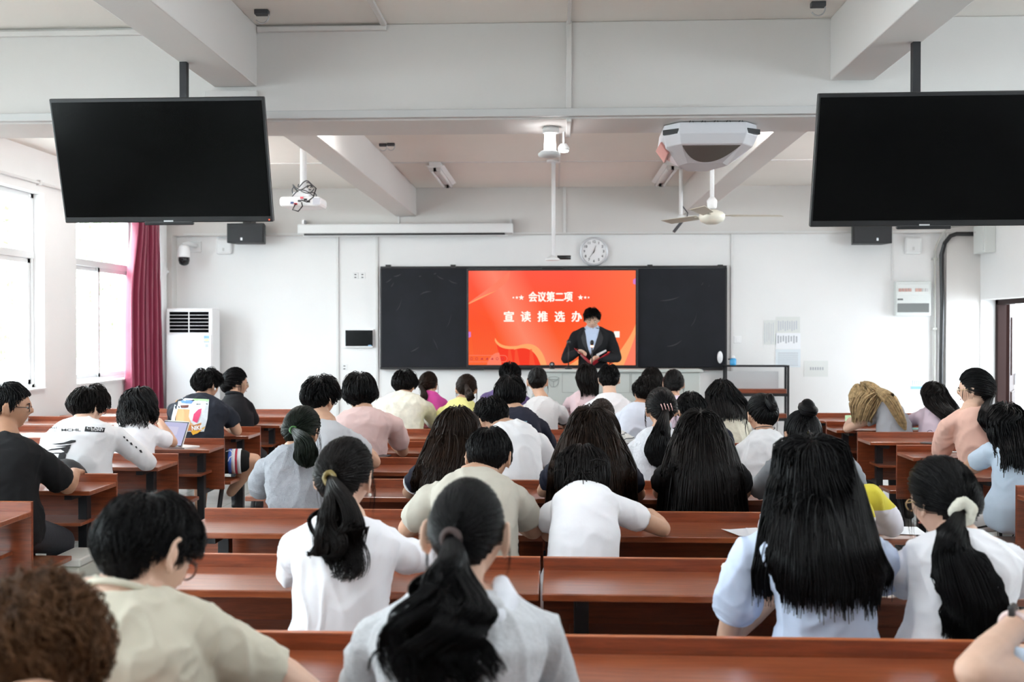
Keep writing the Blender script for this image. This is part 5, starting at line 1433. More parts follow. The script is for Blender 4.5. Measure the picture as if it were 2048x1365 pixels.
    mb.tube([N-V((0, 0, .06))+V((0, .01, 0)), N+V((0, .006, .02)), (N+skull_base)/2+V((0, .004, 0)), skull_base, chin_low], [neck_r*1.25, neck_r*1.08, neck_r*s, neck_r*s, neck_r*s*.8], 18)
    for S in (SL, SR):
        mb.tube([N-V((0, 0, .02)), N.lerp(S, .5)+V((0, 0, .002)), S+V((0, 0, .0))], [.052, .047, .046*ar], 14); mb.sphere(S, .047*ar, 14)
    HANDS = []
    for sd, S, E, Wp in ((-1, SL, EL, WL), (1, SR, ER, WR)):
        limb(mb, [S, S.lerp(E, .5), E], [.047*ar, .043*ar, .036*ar]); limb(mb, [E, E.lerp(Wp, .35), Wp], [.037*ar, .038*ar, .025*ar])
        d = (Wp-E).normalized(); d2 = V((d.x, d.y, d.z*.3)).normalized()
        add_hand(mb, Wp, d2, V((sd*.25, 0, 1)) if not stand else V((0, .6, .5)), sd, .55 if not stand else .8, .95 if sex == 'm' else .88)
    # legs
    KN = []
    if legs and not stand:
        for sd in (-1, 1):
            a = HP+V((sd*.085, .02, -.01)); kn = V((hx+sd*.105, min(HP.y+.36, L0-.27), .475)); an = V((hx+sd*.10, kn.y-.06, .09))
            if sd > 0 and kneeR is not None: kn = at(*kneeR); an = at(*footR) if footR else V((kn.x+.02, kn.y-.05, .09))
            KN.append((sd, a, kn, an)); limb(mb, [a, kn], [.078*ar, .052*ar]); limb(mb, [kn, kn.lerp(an, .35), an], [.050*ar, .050*ar, .034*ar])
    elif stand:
        for sd in (-1, 1):
            a = HP+V((sd*.085, 0, -.03)); kn = HP+V((sd*.09, .02, -.45)); an = HP+V((sd*.095, 0, -.82))
            KN.append((sd, a, kn, an)); limb(mb, [a, kn], [.085, .055]); limb(mb, [kn, kn.lerp(an, .35), an], [.053, .055, .038])
    hv, hf = head_pts(s, female=(sex == 'f')); mb.add([H+Rm @ V(p) for p in hv], hf)
    ears = hs_ears(hair)
    if ears:
        for sd in (-1, 1): add_ear(mb, Rm, H, s, sd)
    bm_ = remesh(mb, vx, 2, 'body'); place(bm_, 'body', root, skin or M_skin)
    # ---- clothes
    mb = MB(); torso(mb, .012, t1=.98)
    for S in (SL, SR):
        mb.tube([N-V((0, 0, .035)), N.lerp(S, .5)-V((0, 0, .004)), S], [.058, .055, .056*ar], 14); mb.sphere(S, .058*ar, 14)
    for sd, S, E, Wp in ((-1, SL, EL, WL), (1, SR, ER, WR)):
        if sleeve == 'long':
            limb(mb, [S, S.lerp(E, .5), E], [.058*ar, .056*ar, .050*ar]); limb(mb, [E, E.lerp(Wp, .4), Wp-(Wp-E).normalized()*.02], [.050*ar, .049*ar, .036*ar])
        elif sleeve == 'short':
            e = S.lerp(E, sl); pf = puff
            mb.tube([S, S.lerp(e, .35), S.lerp(e, .75), e], [.056*ar, (.060+pf)*ar, (.062+pf)*ar, (.058+pf*.3)*ar], 16); mb.sphere(S.lerp(e, .1), (.058+pf*.5)*ar, 14)
    if body_top: body_top(mb, N, H, SL, SR, spine, U)
    cvx = float(np.clip(.0021*dist, .0065, .011)); cm = remesh(mb, cvx, 5, cname)
    if fold: folds(cm, fold*1.7, 9.5, seed % 17)
    bv = bvh_of(cm)
    shirt = place(cm, cname, root, cloth)
    if neck:   # ribbed band round the neck
        g = MB(); q = (H-N).normalized(); c0 = N+V((0, 0, -.012)); g.torus(c0+V((0, .004, 0)), neck_r*1.30, .007, q.lerp(V((0, .35, 1)), .5), n=28)
        g.build('neckband', cloth, root, True)
    tm = trousers or M_jean
    mb = MB(); torso(mb, .004, t1=.2)
    for sd, a, kn, an in KN:
        if shorts: limb(mb, [a, a.lerp(kn, .72)], [.090*ar, .082*ar]); continue
        limb(mb, [a, kn], [.088*ar, .064*ar]); limb(mb, [kn, kn.lerp(an, .5), an], [.062*ar, .060*ar, .052*ar])
    place(remesh(mb, .017, 3, 'trousers'), 'trousers', root, tm)
    for sd, a, kn, an in KN:
        f = MB(); zf = 0 if not stand else .14
        f.sphere((an.x, an.y+.04, zf+.042), (.045, .13, .042), 14); f.tube([(an.x, an.y, zf+.03), (an.x, an.y, zf+.11)], .045, 12)
        place(remesh(f, .01, 2, 'shoe'), 'shoe', root, M_shoew if seed % 3 == 0 else M_shoe)
    tie = None
    if hair:
        o, tie = make_hair(hair, H, Rm, s, th, dist, rng, bv if hair['style'] in ('long', 'half', 'bob') or 'tail' in hair else None, root, hm or H_BLACK, Yd)
    info = dict(root=root, H=H, Rm=Rm, s=s, N=N, SL=SL, SR=SR, EL=EL, ER=ER, WL=WL, WR=WR, bvh=bv, tie=tie, HP=HP, Ys=Ys, Yd=Yd, L0=L0, shirt=shirt, spine=spine, U=U, th=th, KN=KN, rad=rad)
    PEOPLE.append(info); return info
def hs_ears(h): return True

# ---- accessories -----------------------------------------------------------
def glasses(p, m=None, r=.021):
    m = m or M_black; H, Rm, s = p['H'], p['Rm'], p['s']; q = lambda x, y, z: H+Rm @ V((x, y, z))*s
    g = MB().tube([q(-.011, .100, .004), q(0, .103, .006), q(.011, .100, .004)], .0018, 6).build('glasses', m, p['root'], True)   # the bridge carries rims and temples
    for sd in (-1, 1):
        MB().torus(q(sd*.031, .094, .0), r*s, .0019, Rm @ V((0, 1, .05)), n=20, k=6, sy=.85).build('rim', m, g, True)
        MB().tube([q(sd*.052, .092, .004), q(sd*.074, .07, .006), q(sd*.082, .0, .008), q(sd*.078, -.018, -.01)], .0019, 6).build('temple', m, g, True)
def face(p):
    H, Rm, s = p['H'], p['Rm'], p['s']; q = lambda x, y, z: H+Rm @ V((x, y, z))*s
    for sd in (-1, 1):
        e = MB().sphere(q(sd*.0285, .0785, .003), (.0125*s, .010*s, .0062*s), 14, Rm).build('eye', M_eyew, p['root'], True)
        MB().sphere(q(sd*.0285, .0868, -.001), (.0052*s, .0030*s, .0050*s), 10, Rm).build('iris', M_iris, e, True)
        MB().tube([q(sd*.013, .0925, .019), q(sd*.029, .092, .023), q(sd*.046, .080, .018)], [.0022, .003, .0012], 6).build('eyebrow', H_BLACK, p['root'], True)
    MB().sphere(q(0, .0925, -.0555), (.020*s, .0035*s, .0035*s), 12, Rm).build('mouth', M_lip, p['root'], True)
def band(p, R_, r, m, nm='hair_tie', pos=None, ax=None, sy=1):
    c, d = p['tie']; c = pos or c; d = ax or d
    MB().torus(c+d*.004, R_, r, d, n=26, k=10, sy=sy).build(nm, m, p['root'], True)
def scrunchie(p, R_, r, m, n=11):
    c, d = p['tie']; q = d.to_track_quat('Z', 'Y'); g = MB(); rng = random.Random(5)
    for i in range(n*2):
        a = 2*PI*i/(n*2); rr = r*(1.0 if i % 2 else .72)*(.9+.2*rng.random()); g.sphere(c+d*.012+q @ V((R_*math.cos(a), R_*math.sin(a), rng.uniform(-.2, .2)*r)), (rr, rr, rr*1.15), 10)
    place(remesh(g, .004, 2, 'scrunchie'), 'scrunchie', p['root'], m)
def project(p, name, vs, fs, m, off=.003, both=False):
    """lay flat world points onto the back of the person's clothes, from behind"""
    out = []
    for v in vs:
        o = V((0, 0, CAMZ)); d_ = (V(v)-o).normalized(); hit, nr, fi, dd = p['bvh'].ray_cast(o, d_, 20.0)
        out.append(hit+nr*off if hit is not None else None)
    good = [o for o in out if o is not None]
    if not good: return
    fs2 = [f for f in fs if all(out[i] is not None for i in f)]
    ctr = good[0]; out = [o if o is not None else ctr for o in out]
    if fs2: mk(name, out, fs2, m, p['root'])
def px_poly(p, name, pts, m, off=.003, sub=6):
    """polygon (px) printed on the back; fan-subdivided so that it follows the cloth"""
    Y = p['Ys']; W_ = [np.array(at(x, y, Y)) for x, y in pts]; c = sum(W_)/len(W_); vs = []; fs = []
    n = len(W_)
    dense = []
    for i in range(n):
        a, b = W_[i], W_[(i+1) % n]
        for k in range(sub): dense.append(a+(b-a)*k/sub)
    n = len(dense); vs = [c]
    for r in range(1, sub+1):
        for d in dense: vs.append(c+(d-c)*r/sub)
    for i in range(n): fs.append((0, 1+i, 1+(i+1) % n))
    for r in range(sub-1):
        for i in range(n):
            a = 1+r*n+i; b = 1+r*n+(i+1) % n; fs.append((a, b, b+n, a+n))
    project(p, name, vs, fs, m, off)
def px_text(p, name, body, cx, cy, wpx, hpx, m, off=.004, bold=.0, rot=0, shear=0):
    vs, fs = text_mesh(body, 1, bold, 0, 1, 4, shear); sx = wpx/np.ptp(vs[:, 0]); sy = hpx/np.ptp(vs[:, 1]); ca, sa = math.cos(rot), math.sin(rot)
    W_ = [at(cx+(x*sx)*ca-(-y*sy)*sa, cy+(x*sx)*sa+(-y*sy)*ca, p['Ys']) for x, y, z in vs]
    # triangulate big faces lightly
    project(p, name, W_, fs, m, off)
# =================================================================== the people of this room
def cloth(name, col, rough=.85, bump=.35, bs=9, **k): return mat(name, col, rough, .25, bump=bump, bscale=bs, **k)
K_white = cloth('white_cotton', '#eeeef3'); K_white2 = cloth('white_jersey', '#dfdfe2'); K_cream = cloth('cream_knit', '#e2dfce', bump=.6, bs=26)
K_beige = cloth('beige_cotton', '#c9c3b2'); K_sand = cloth('sand_cotton', '#b9b4a8'); K_hood = cloth('grey_marl', '#c3c5c9', bump=.25, bs=120, var=.10, vscale=90)
K_blue = cloth('pale_blue_cotton', '#c9d6ee'); K_denim = cloth('grey_denim', '#9a9ca2', bump=.4, bs=160, var=.10, vscale=60); K_navy = cloth('navy_cotton', '#1b1d2c')
K_black = cloth('black_cotton', '#131315'); K_pink = cloth('dusty_pink_cotton', '#c9aeab'); K_grey = cloth('grey_cotton', '#a9abae'); K_lgrey = cloth('pale_grey_cotton', '#b9bbc0')
K_yellow = cloth('pale_yellow_cotton', '#e0dc92'); K_mag = cloth('magenta_cotton', '#cf4fa0'); K_purple = cloth('purple_cotton', '#5d4f78'); K_ppink = cloth('blush_cotton', '#e6cdd2')
K_peach = cloth('peach_cotton', '#dcb3a4'); K_sky = cloth('sky_cotton', '#c3d4e6'); K_pale = cloth('pale_blue_tee', '#c6ccd9'); K_suit = cloth('black_suiting', '#17181c', bump=.1)
K_lilac = cloth('lilac_cotton', '#d7c7d6'); K_mgrey = cloth('mid_grey_cotton', '#8f9298'); K_ink = mat('print_black', (.012, .012, .014), .8)
K_mix = cloth('pale_patterned_cotton', '#e4e2d4', var=.16, vscale=26)
# stripes
def stripe_mat(name, base, line, per, wid_, axis='Z'):
    m = bpy.data.materials.new(name); m.use_nodes = True; N = m.node_tree.nodes; L = m.node_tree.links; b = N['Principled BSDF']; b.inputs['Roughness'].default_value = .85
    tc = N.new('ShaderNodeTexCoord'); sp = N.new('ShaderNodeSeparateXYZ'); L.new(tc.outputs['Object'], sp.inputs[0])
    d = N.new('ShaderNodeMath'); d.operation = 'DIVIDE'; d.inputs[1].default_value = per; L.new(sp.outputs[axis], d.inputs[0])
    f = N.new('ShaderNodeMath'); f.operation = 'FRACT'; L.new(d.outputs[0], f.inputs[0]); l = N.new('ShaderNodeMath'); l.operation = 'LESS_THAN'; l.inputs[1].default_value = wid_; L.new(f.outputs[0], l.inputs[0])
    mx = N.new('ShaderNodeMix'); mx.data_type = 'RGBA'; mx.inputs[6].default_value = (*C(base), 1); mx.inputs[7].default_value = (*C(line), 1); L.new(l.outputs[0], mx.inputs[0]); L.new(mx.outputs[2], b.inputs['Base Color']); return m
K_stripe = stripe_mat('white_grey_stripe', '#dcdcda', '#6a6c70', .034, .2); K_rib = cloth('white_textured_knit', '#e2e2e4', bump=.8, bs=55, bstretch=(1, 1, 5))
K_lace = cloth('white_lace', '#d9dae0', bump=.7, bs=70, var=.10, vscale=40)
K_yw = stripe_mat('yellow_white_blocks', '#dcd7df', '#cdbf3e', .30, .5)
S = lambda **k: dict(style='short', **k)

# ---- row A (nearest in view)
person('curl', 'person with curly brown hair, seated lowest and closest at the window end', 'Z', (48, 1158), 268, (10, 10, 0), ((-110, 1470), (290, 1460)), lean=.17, hd=.18, sex='m',
       hair=dict(style='curly', len=.85, messy=.6, dens=1.2, nape=.3, fringe=.2, thick=1.25), hm=H_BROWN, cloth=K_black, hs=1.0, th=.040)
p = person('beige', 'person in a beige tee and black glasses bowing over the nearest desk', 'A', (292, 982), 205, (24, 34, -6), ((58, 1170), (440, 1228)), hd=.06, lean=.0, sex='m', skin=M_skin2,
       hair=S(len=.66, messy=.22, nape=.16, fringe=.30), hm=H_BLACK, cloth=K_beige, eL=(60, 1400, .0), eR=(612, 1392, -.06), hR=(500, 1300, .17), hipx=265, neck=1, fold=.007, sl=.66, hs=1.04, vox=.0046, wid=1.15)
glasses(p); face(p)
p = person('hoodie', 'person in a grey marl hooded top with a long wavy black ponytail', 'A', (934, 958), 160, (6, 16, 0), ((700, 1235), (1132, 1222)), lean=.06, hd=.04, skin=M_skin2,
       hair=dict(style='pony', tie=(-.12, -.94, -.12), tail=[(905, 1135, 1.94, 38), (890, 1215, 1.90, 84), (875, 1300, 1.88, 108), (880, 1395, 1.88, 120)], wave=.030, freq=13, rag=.12, wisps=26, dens=1.15, tail_n=.9), cloth=K_hood, sleeve='long',
       eL=(715, 1420, -.06), eR=(1130, 1415, -.06), hipx=925, fold=.006, vox=.0046, wid=1.12,
       body_top=lambda mb, N, H, SL, SR, sp, U: (mb.tube([N+V((-.105, -.02, -.035)), N+V((-.09, -.07, -.05)), N+V((-.02, -.10, -.075)), N+V((.06, -.09, -.06)), N+V((.10, -.03, -.03)), N+V((.09, .03, .0))], [.02, .03, .036, .034, .026, .02], 14)))
M_hin = cloth('hood_lining', '#dfe2ea', bump=.1)
g = MB(); Nn = p['N']; g.tube([Nn+V((.02, -.135, -.12)), Nn+V((.06, -.12, -.07)), Nn+V((.088, -.095, -.03)), Nn+V((.103, -.05, .0)), Nn+V((.085, .02, .02))], [.008, .02, .026, .026, .018], 14)
place(remesh(g, .006, 4, 'hood_lining'), 'hood_lining', p['root'], M_hin)
band(p, .017, .0075, mat('brown_tie', '#3a2a28', .7))
p = person('watch', 'person at the frame edge resting head on a bent arm with a wrist watch', 'A', (2190, 985), 150, (-15, 12, 0), ((2035, 1325), (2330, 1240)), lean=.1, hair=S(len=.6), hm=H_BLACK, cloth=K_sky, sl=.45, sex='f', skin=M_skin2,
       eL=(1945, 1345, -.30), hL=(2040, 1243, -.25), hipx=2170, vox=.005)
W_, E_ = p['WL'], p['EL']; ax = (W_-E_).normalized(); c0 = W_-ax*.035
MB().torus(c0, .029, .006, ax, n=26, k=8).build('watch_strap', mat('pale_pink_strap', '#d8c2c0', .5), p['root'], True)
MB().box(c0+ax.cross(V((0, 1, 0))).normalized()*.03, (.012, .034, .034), ax.to_track_quat('Z', 'Y').to_matrix()).build('watch_case', M_black, p['root'], bevel=.004)

# ---- row B
p = person('goldtie', 'person in a white long-sleeved top, black ponytail held by a gold scrunchie', 'B', (690, 876), 126, (12, 14, 0), ((558, 1062), (845, 1082)), lean=.10, skin=M_skin2,
       hair=dict(style='pony', tie=(.02, -.95, -.06), tail=[(676, 1010, 2.83, 36), (674, 1065, 2.80, 58), (688, 1110, 2.80, 52), (672, 1162, 2.80, 30)], wave=.026, freq=13, rag=.18, wisps=26, dens=1.1, tail_n=.75), hm=H_SOFT, cloth=K_white, sleeve='long',
       eL=(580, 1178, .04), eR=(850, 1112, .10), hipx=680, fold=.005)
scrunchie(p, .017, .008, mat('gold_scrunchie', (.17, .12, .03), .5))
for sd in (1,): MB().sphere(p['H']+p['Rm'] @ V((sd*.088, -.003, -.045)), .006, 10).build('earring', mat('pearl', (.8, .78, .72), .2), p['root'], True)
def ruffle(p, m, name='ruffled_hem'):
    HP = p['HP']; vs = []; fs = []; n = 160
    for i in range(n+1):
        a = 2*PI*i/n; 
        for z, k in ((.085, .0), (.045, .018), (.0, .034)):
            r = 1+.03*math.sin(a*34)*(z < .06); vs.append(HP+V((math.cos(a)*(.178+k)*r, math.sin(a)*(.128+k)*r-.006, z-.015)))
    for i in range(n): 
        for j in range(2): k = i*3+j; fs.append((k, k+3, k+4, k+1))
    mk(name, vs, fs, m, p['root'], True)
p = person('bluelong', 'person in a pale blue puff-sleeved blouse with very long straight black hair', 'B', (1622, 864), 146, (2, 10, 0), ((1462, 1075), (1795, 1090)), lean=.06, skin=M_skin2,
       hair=dict(style='long', sil=[(905,1550,1696),(960,1543,1712),(1030,1532,1735),(1100,1520,1758),(1155,1510,1780),(1190,1512,1776)], spread=.05, rag=.022, layer=.8, dens=1.3, frizz=.25, rel=.1, step=.031), hm=H_BLACK, cloth=K_blue, sl=.72, puff=.014, eL=(1455, 1285, -.08), hL=(1600, 1345, -.10), eR=(1762, 1205, .05), hipx=1655, fold=.007)
ruffle(p, K_blue)
e = p['SL'].lerp(p['EL'], .72); ax = (p['EL']-p['SL']).normalized(); MB().torus(e, .050, .008, ax, n=30, k=8).build('sleeve_cuff', K_blue, p['root'], True)
p = person('scrunch', 'person in a white tee with glasses and a low ponytail in a white scrunchie', 'B', (1884, 914), 138, (-24, 14, 0), ((1768, 1108), (2075, 1100)), lean=.08, skin=M_skin2,
       hair=dict(style='pony', tie=(-.33, -.90, -.26), tail=[(1905, 1090, 2.83, 34), (1928, 1160, 2.80, 55), (1945, 1220, 2.79, 62), (1938, 1300, 2.79, 58)], rag=.05, taper=.05, wisps=14, dens=1.2, tail_n=.9), hm=H_BLACK, cloth=K_white, sl=.7, puff=.008, hipx=1900, fold=.006, eL=(1806, 1230, .05))
scrunchie(p, .026, .017, cloth('cream_scrunchie', '#d8d6c8', bump=.6, bs=60)); glasses(p, M_gold); face(p)

# ---- row C
p = person('collar', 'person in a sand-coloured shirt with short black hair, elbows spread on the desk', 'C', (978, 853), 98, (8, 26, 0), ((832, 978), (1058, 975)), lean=.14, hd=.08, sex='m',
       hair=S(len=.62, messy=.25, nape=.12), cloth=K_sand, eL=(815, 1058, .0), eR=(1066, 1060, .0), sl=.72, hipx=955, fold=.006, neck=1)
g = MB(); Nn = p['N']; g.torus(Nn+V((0, .006, .006)), .078, .011, V((0, .45, 1)), n=30, k=8, sx=1.0, sy=.9); place(remesh(g, .005, 2, 'collar'), 'collar', p['root'], K_sand)
MB().tube([Nn+V((.045, -.055, .0)), Nn+V((.085, -.03, -.012)), Nn+V((.115, .01, -.03))], [.004, .005, .004], 8).build('collar_trim', K_white, p['root'], True)
p = person('bobwhite', 'person in a white tee with a dark bob, one bare arm stretched along the desk', 'C', (1165, 886), 104, (0, 40, 0), ((1078, 1008), (1268, 995)), lean=.17, hd=.10, skin=M_skin,
       hair=dict(style='bob', sil=[(930,1114,1217),(960,1112,1217),(987,1112,1214)], spread=.0, rag=.006, dens=1.5, rel=.12, layer=.3, frizz=.2, lay=False), hm=H_SOFT, cloth=K_white, eL=(1098, 1100, .0), eR=(1325, 1066, .02), hR=(1300, 1045, .22), sl=.52, hipx=1165, fold=.004, wid=.98)
p = person('yellow', 'person in a yellow and white block-striped sweatshirt behind the very long hair', 'C', (1632, 885), 92, (0, 25, 0), ((1522, 1005), (1768, 965)), lean=.12, sleeve='long', hair=S(len=.6), cloth=K_yw, eL=(1540, 1080, .0), eR=(1785, 1092, .04), hipx=1640, wid=1.1, puff=.01)

# ---- row D
p = person('denim', 'person in a grey denim shirt with a green-tinted low ponytail', 'D', (604, 813), 80, (16, 16, 0), ((512, 918), (668, 905)), lean=.08,
       hair=dict(style='pony', tie=(.16, -.96, -.06), tail=[(606, 885, 4.60, 20), (612, 915, 4.58, 26), (612, 938, 4.58, 14)], rag=.12, wisps=20, dens=1.2, tail_n=.7, wave=.006), hm=H_GREEN, cloth=K_denim, eL=(520, 1010, .02), sl=.92, puff=.012, hipx=600, fold=.007)
band(p, .016, .006, mat('green_tie', '#3c6a35', .5))
p = person('brownlong', 'person with long dark brown hair falling over a navy tee with white-trimmed sleeve', 'D', (914, 810), 86, (14, 20, 0), ((822, 925), (985, 935)), lean=.10,
       hair=dict(style='long', sil=[(850,872,958),(900,852,960),(950,830,950),(975,824,940)], spread=.05, rag=.03, dens=1.2, rel=.1, wave=.004), hm=H_DBROWN, cloth=K_navy, eL=(818, 985, .0), sl=.55, hipx=900)
e = p['SL'].lerp(p['EL'], .55); MB().torus(e, .055, .006, (p['EL']-p['SL']).normalized(), n=28, k=8).build('sleeve_trim', K_white, p['root'], True)
p = person('navylong', 'person in a navy tee with long hair over the shoulders, behind the dark bob', 'D', (1180, 808), 92, (0, 12, 0), ((1088, 925), (1280, 930)), lean=.06,
       hair=dict(style='long', sil=[(850,1138,1222),(900,1118,1250),(940,1102,1268),(1020,1096,1270)], spread=.1, rag=.03, dens=1.3, rel=.1), hm=H_DBROWN, cloth=K_navy, hipx=1180, eR=(1278, 990, .0))
p = person('blacklong', 'person in a black tee with the widest curtain of straight dark hair', 'D', (1400, 815), 92, (0, 10, 0), ((1308, 930), (1500, 930)), lean=.05,
       hair=dict(style='long', sil=[(850,1357,1444),(900,1340,1465),(950,1326,1484),(1035,1318,1492)], spread=.1, rag=.012, dens=1.4, rel=.1, frizz=.3), hm=H_SOFT, cloth=K_black, hipx=1400, eL=(1318, 985, .0))
p = person('claw', 'person in a mid-grey tee, dark hair twisted up with a knot at the crown', 'D', (1606, 822), 78, (-4, 18, 0), ((1532, 915), (1712, 905)), lean=.08,
       hair=dict(style='bun', tie=(.12, -.55, .80), bun=(.042, 1.35), wisps=14, dens=1.2), hm=H_BLACK, cloth=K_mgrey, eR=(1715, 975, .0), sl=.95, hipx=1620)
p = person('blacktee', 'person in a black tee and black glasses in profile at the window edge', 'D', (18, 765), 92, (64, 4, 0), ((-78, 882), (112, 915)), blk='L', lean=.10, sex='m', skin=M_skin3,
       hair=S(len=.40, messy=.2, nape=.02, fringe=.06), hm=H_BLACK, cloth=K_black, eR=(135, 985, -.0), hR=(150, 955, .16), sl=.80, hipx=10, hs=1.03, th=.012, wid=1.1, puff=.006)
glasses(p); face(p)
p = person('skyright', 'person in a sky-blue tee with loose black hair at the door-side aisle', 'E', (2012, 803), 86, (6, 14, 0), ((1962, 885), (2110, 888)), blk='R', lean=.05,
       hair=dict(style='long', sil=[(845,1972,2052),(880,1978,2062),(915,1992,2066)], spread=.05, rag=.03, dens=1.3, rel=.1), hm=H_BLACK, cloth=K_sky, eL=(1925, 950, .02), hL=(1985, 950, .17), sl=.55, hipx=2035, trousers=stripe_mat('white_black_line_shorts', '#d6d6d8', '#202022', .05, .16, 'X'), fold=.004)

# ---- row E
p = person('greytee', 'person in a pale grey tee with glasses, beside the dusty pink tee', 'E', (640, 750), 80, (26, 12, 0), ((590, 868), (722, 868)), lean=.08, sex='m',
       hair=S(len=.62, messy=.2, nape=.10), cloth=K_lgrey, eR=(748, 925, .0), hR=(735, 900, .2), sl=.55, hipx=645)
glasses(p)
p = person('whiteboy', 'person in a white tee with short black hair, head bowed beside the navy lettering', 'E', (986, 793), 74, (-28, 42, -8), ((950, 880), (1098, 872)), lean=.20, hd=.04, sex='m',
       hair=S(len=.55, messy=.25, nape=.06), cloth=K_white2, eR=(1100, 938, .0), eL=(975, 935, .0), sl=.80, hipx=1040, fold=.007, hipdx=0)
p = person('lace', 'person in a white lace blouse with a ponytail under a pink comb clip', 'E', (1322, 776), 68, (-6, 14, 0), ((1250, 885), (1388, 872)), lean=.08,
       hair=dict(style='pony', tie=(.06, -.95, -.10), tail=[(1322, 868, 5.52, 19), (1318, 905, 5.50, 27), (1328, 940, 5.50, 16)], rag=.08, wisps=22, dens=1.3, tail_n=.8), hm=H_BLACK, cloth=K_lace, sl=.8, eL=(1262, 950, .0), hipx=1310)
c, d = p['tie']; g = MB(); 
for i in range(4): x = -.03+.018*i; g.tube([c+V((x, -.012, .032+.004*(i % 2))), c+V((x+.006, -.022, .016)), c+V((x+.012, -.016, -.006))], .0028, 6)
g.build('comb_clip', mat('pink_clip', '#d8a8a4', .3), p['root'], True)
p = person('bunblouse', 'person in an off-white puff-sleeved blouse with hair twisted up tight', 'E', (1524, 788), 66, (-12, 16, 0), ((1470, 888), (1588, 880)), lean=.08,
       hair=dict(style='bun', tie=(.12, -.86, .36), bun=(.030, 2.0), wisps=12, dens=1.3), hm=H_BLACK, cloth=K_white2, sl=.8, puff=.016, eL=(1478, 935, .0), hipx=1525)
g = MB(); g.torus(p['N']+V((0, .004, .028)), .056, .0025, V((0, .3, 1)), n=26, k=6).build('necklace', M_black, p['root'], True)
p = person('printed', 'person in a white long-sleeved top printed with black brush strokes', 'E', (176, 768), 82, (24, 18, 0), ((86, 868), (252, 858)), blk='L', lean=.10, sex='m', skin=M_skin2,
       hair=S(len=.70, messy=.2, nape=.18, fringe=.36), hm=H_SOFT, cloth=K_white2, sleeve='long', eR=(296, 938, -.02), hR=(270, 925, .2), eL=(95, 950, .0), hipx=165, fold=.005, wid=1.12)
glasses(p)
px_text(p, 'print', 'MCHL', 142, 861.5, 38, 5.2, K_ink, bold=.02)
px_poly(p, 'print', [(171, 854), (210, 857), (208, 865.5), (169, 864)], K_ink)
px_text(p, 'print', 'CLASS', 189, 858, 30, 4, K_white2, .006, bold=.01); px_text(p, 'print', 'DONT', 194, 862, 24, 3.4, K_white2, .006, bold=.01)
px_text(p, 'print', 'LAST', 107, 857.5, 17, 4, K_ink, bold=.01); px_text(p, 'print', 'STATION', 104, 863, 18, 2.4, K_ink, bold=.0)
for pts in ([(102, 889), (128, 886), (143, 881), (152, 881), (152, 885), (141, 888), (122, 890)], [(110, 893.5), (128, 892), (143, 889.5), (141, 894), (126, 894)],
            [(93, 902), (103, 898.5), (122, 896.5), (138, 893), (141, 896), (137, 902), (132, 906), (132, 900), (118, 899), (104, 901)], [(98, 908), (112, 906), (130, 906), (138, 902), (134, 908), (118, 908)],
            [(112, 924), (117, 915), (119, 908), (126, 906), (133, 909), (131, 918), (130, 928), (122, 926)], [(103, 919), (112, 917), (113, 918.5), (105, 920)]): px_poly(p, 'print', pts, K_ink, sub=4)
for x, y, r in ((248, 875, 2.6), (254, 881, 2.6), (262, 888, 3.2), (272, 895, 2.6), (281, 903, 3.4)): px_poly(p, 'print', [(x-r, y-r*.6), (x+r*.3, y-r*.7), (x+r, y+r), (x-r*.2, y+r*.8)], K_ink, sub=3)
p = person('peach', 'person in a peach tee with a low ponytail and glasses, sitting tall by the door', 'F', (1950, 737), 66, (-52, 6, 0), ((1880, 836), (1992, 830)), blk='R', lean=.04,
       hair=dict(style='pony', tie=(.42, -.88, -.24), tail=[(1968, 835, 6.3, 13), (1982, 860, 6.3, 15), (1990, 890, 6.3, 10)], wisps=14, dens=1.2, rag=.1), hm=H_BLACK, cloth=K_peach, sl=.95, puff=.012, eL=(1880, 925, .0), hipx=1965, skin=M_skin2)
glasses(p, M_gold); face(p); band(p, .015, .006, M_gold)

# ---- row F
p = person('dusty', 'person in a dusty pink tee with thick shaggy black hair', 'F', (720, 743), 80, (-4, 14, 0), ((655, 838), (805, 838)), lean=.06, hd=.05, sex='m',
       hair=dict(style='fluffy', len=.95, messy=.18, nape=.62, napeth=.75, fringe=.3, dens=1.2, sides=.1), cloth=K_pink, eR=(806, 905, -.02), eL=(668, 905, 0), sl=.72, hipx=728, th=.042)
p = person('navytext', 'person in a navy hooded top with pale block lettering', 'F', (1020, 750), 66, (0, 18, 0), ((975, 842), (1095, 842)), lean=.12, sex='m',
       hair=dict(style='fluffy', len=.9, messy=.22, nape=.55, napeth=.7, dens=1.1, sides=.1), cloth=K_navy, sleeve='long', hipx=1045, eR=(1098, 890, 0),
       body_top=lambda mb, N, H, SL, SR, sp, U: mb.tube([N+V((-.09, -.03, -.01)), N+V((-.05, -.085, -.02)), N+V((.05, -.085, -.02)), N+V((.09, -.03, -.01))], [.028, .04, .04, .028], 12))
px_text(p, 'print', 'MORGEE', 1035, 848, 38, 9, mat('print_pale_blue', '#7fa3b4', .8), bold=.03)
p = person('masked', 'person in a navy tee and face mask beside the lace blouse', 'F', (1382, 783), 62, (-14, 16, 0), ((1332, 862), (1462, 858)), lean=.08, sex='m', hair=S(len=.58, nape=.08), cloth=K_navy, sl=.6, hipx=1398)
H_, R_ = p['H'], p['Rm']; MB().sphere(H_+R_ @ V((0, .070, -.055)), (.052, .042, .046), 18, R_).build('face_mask', mat('mask_blue', '#bcd3e2', .7), p['root'], True)
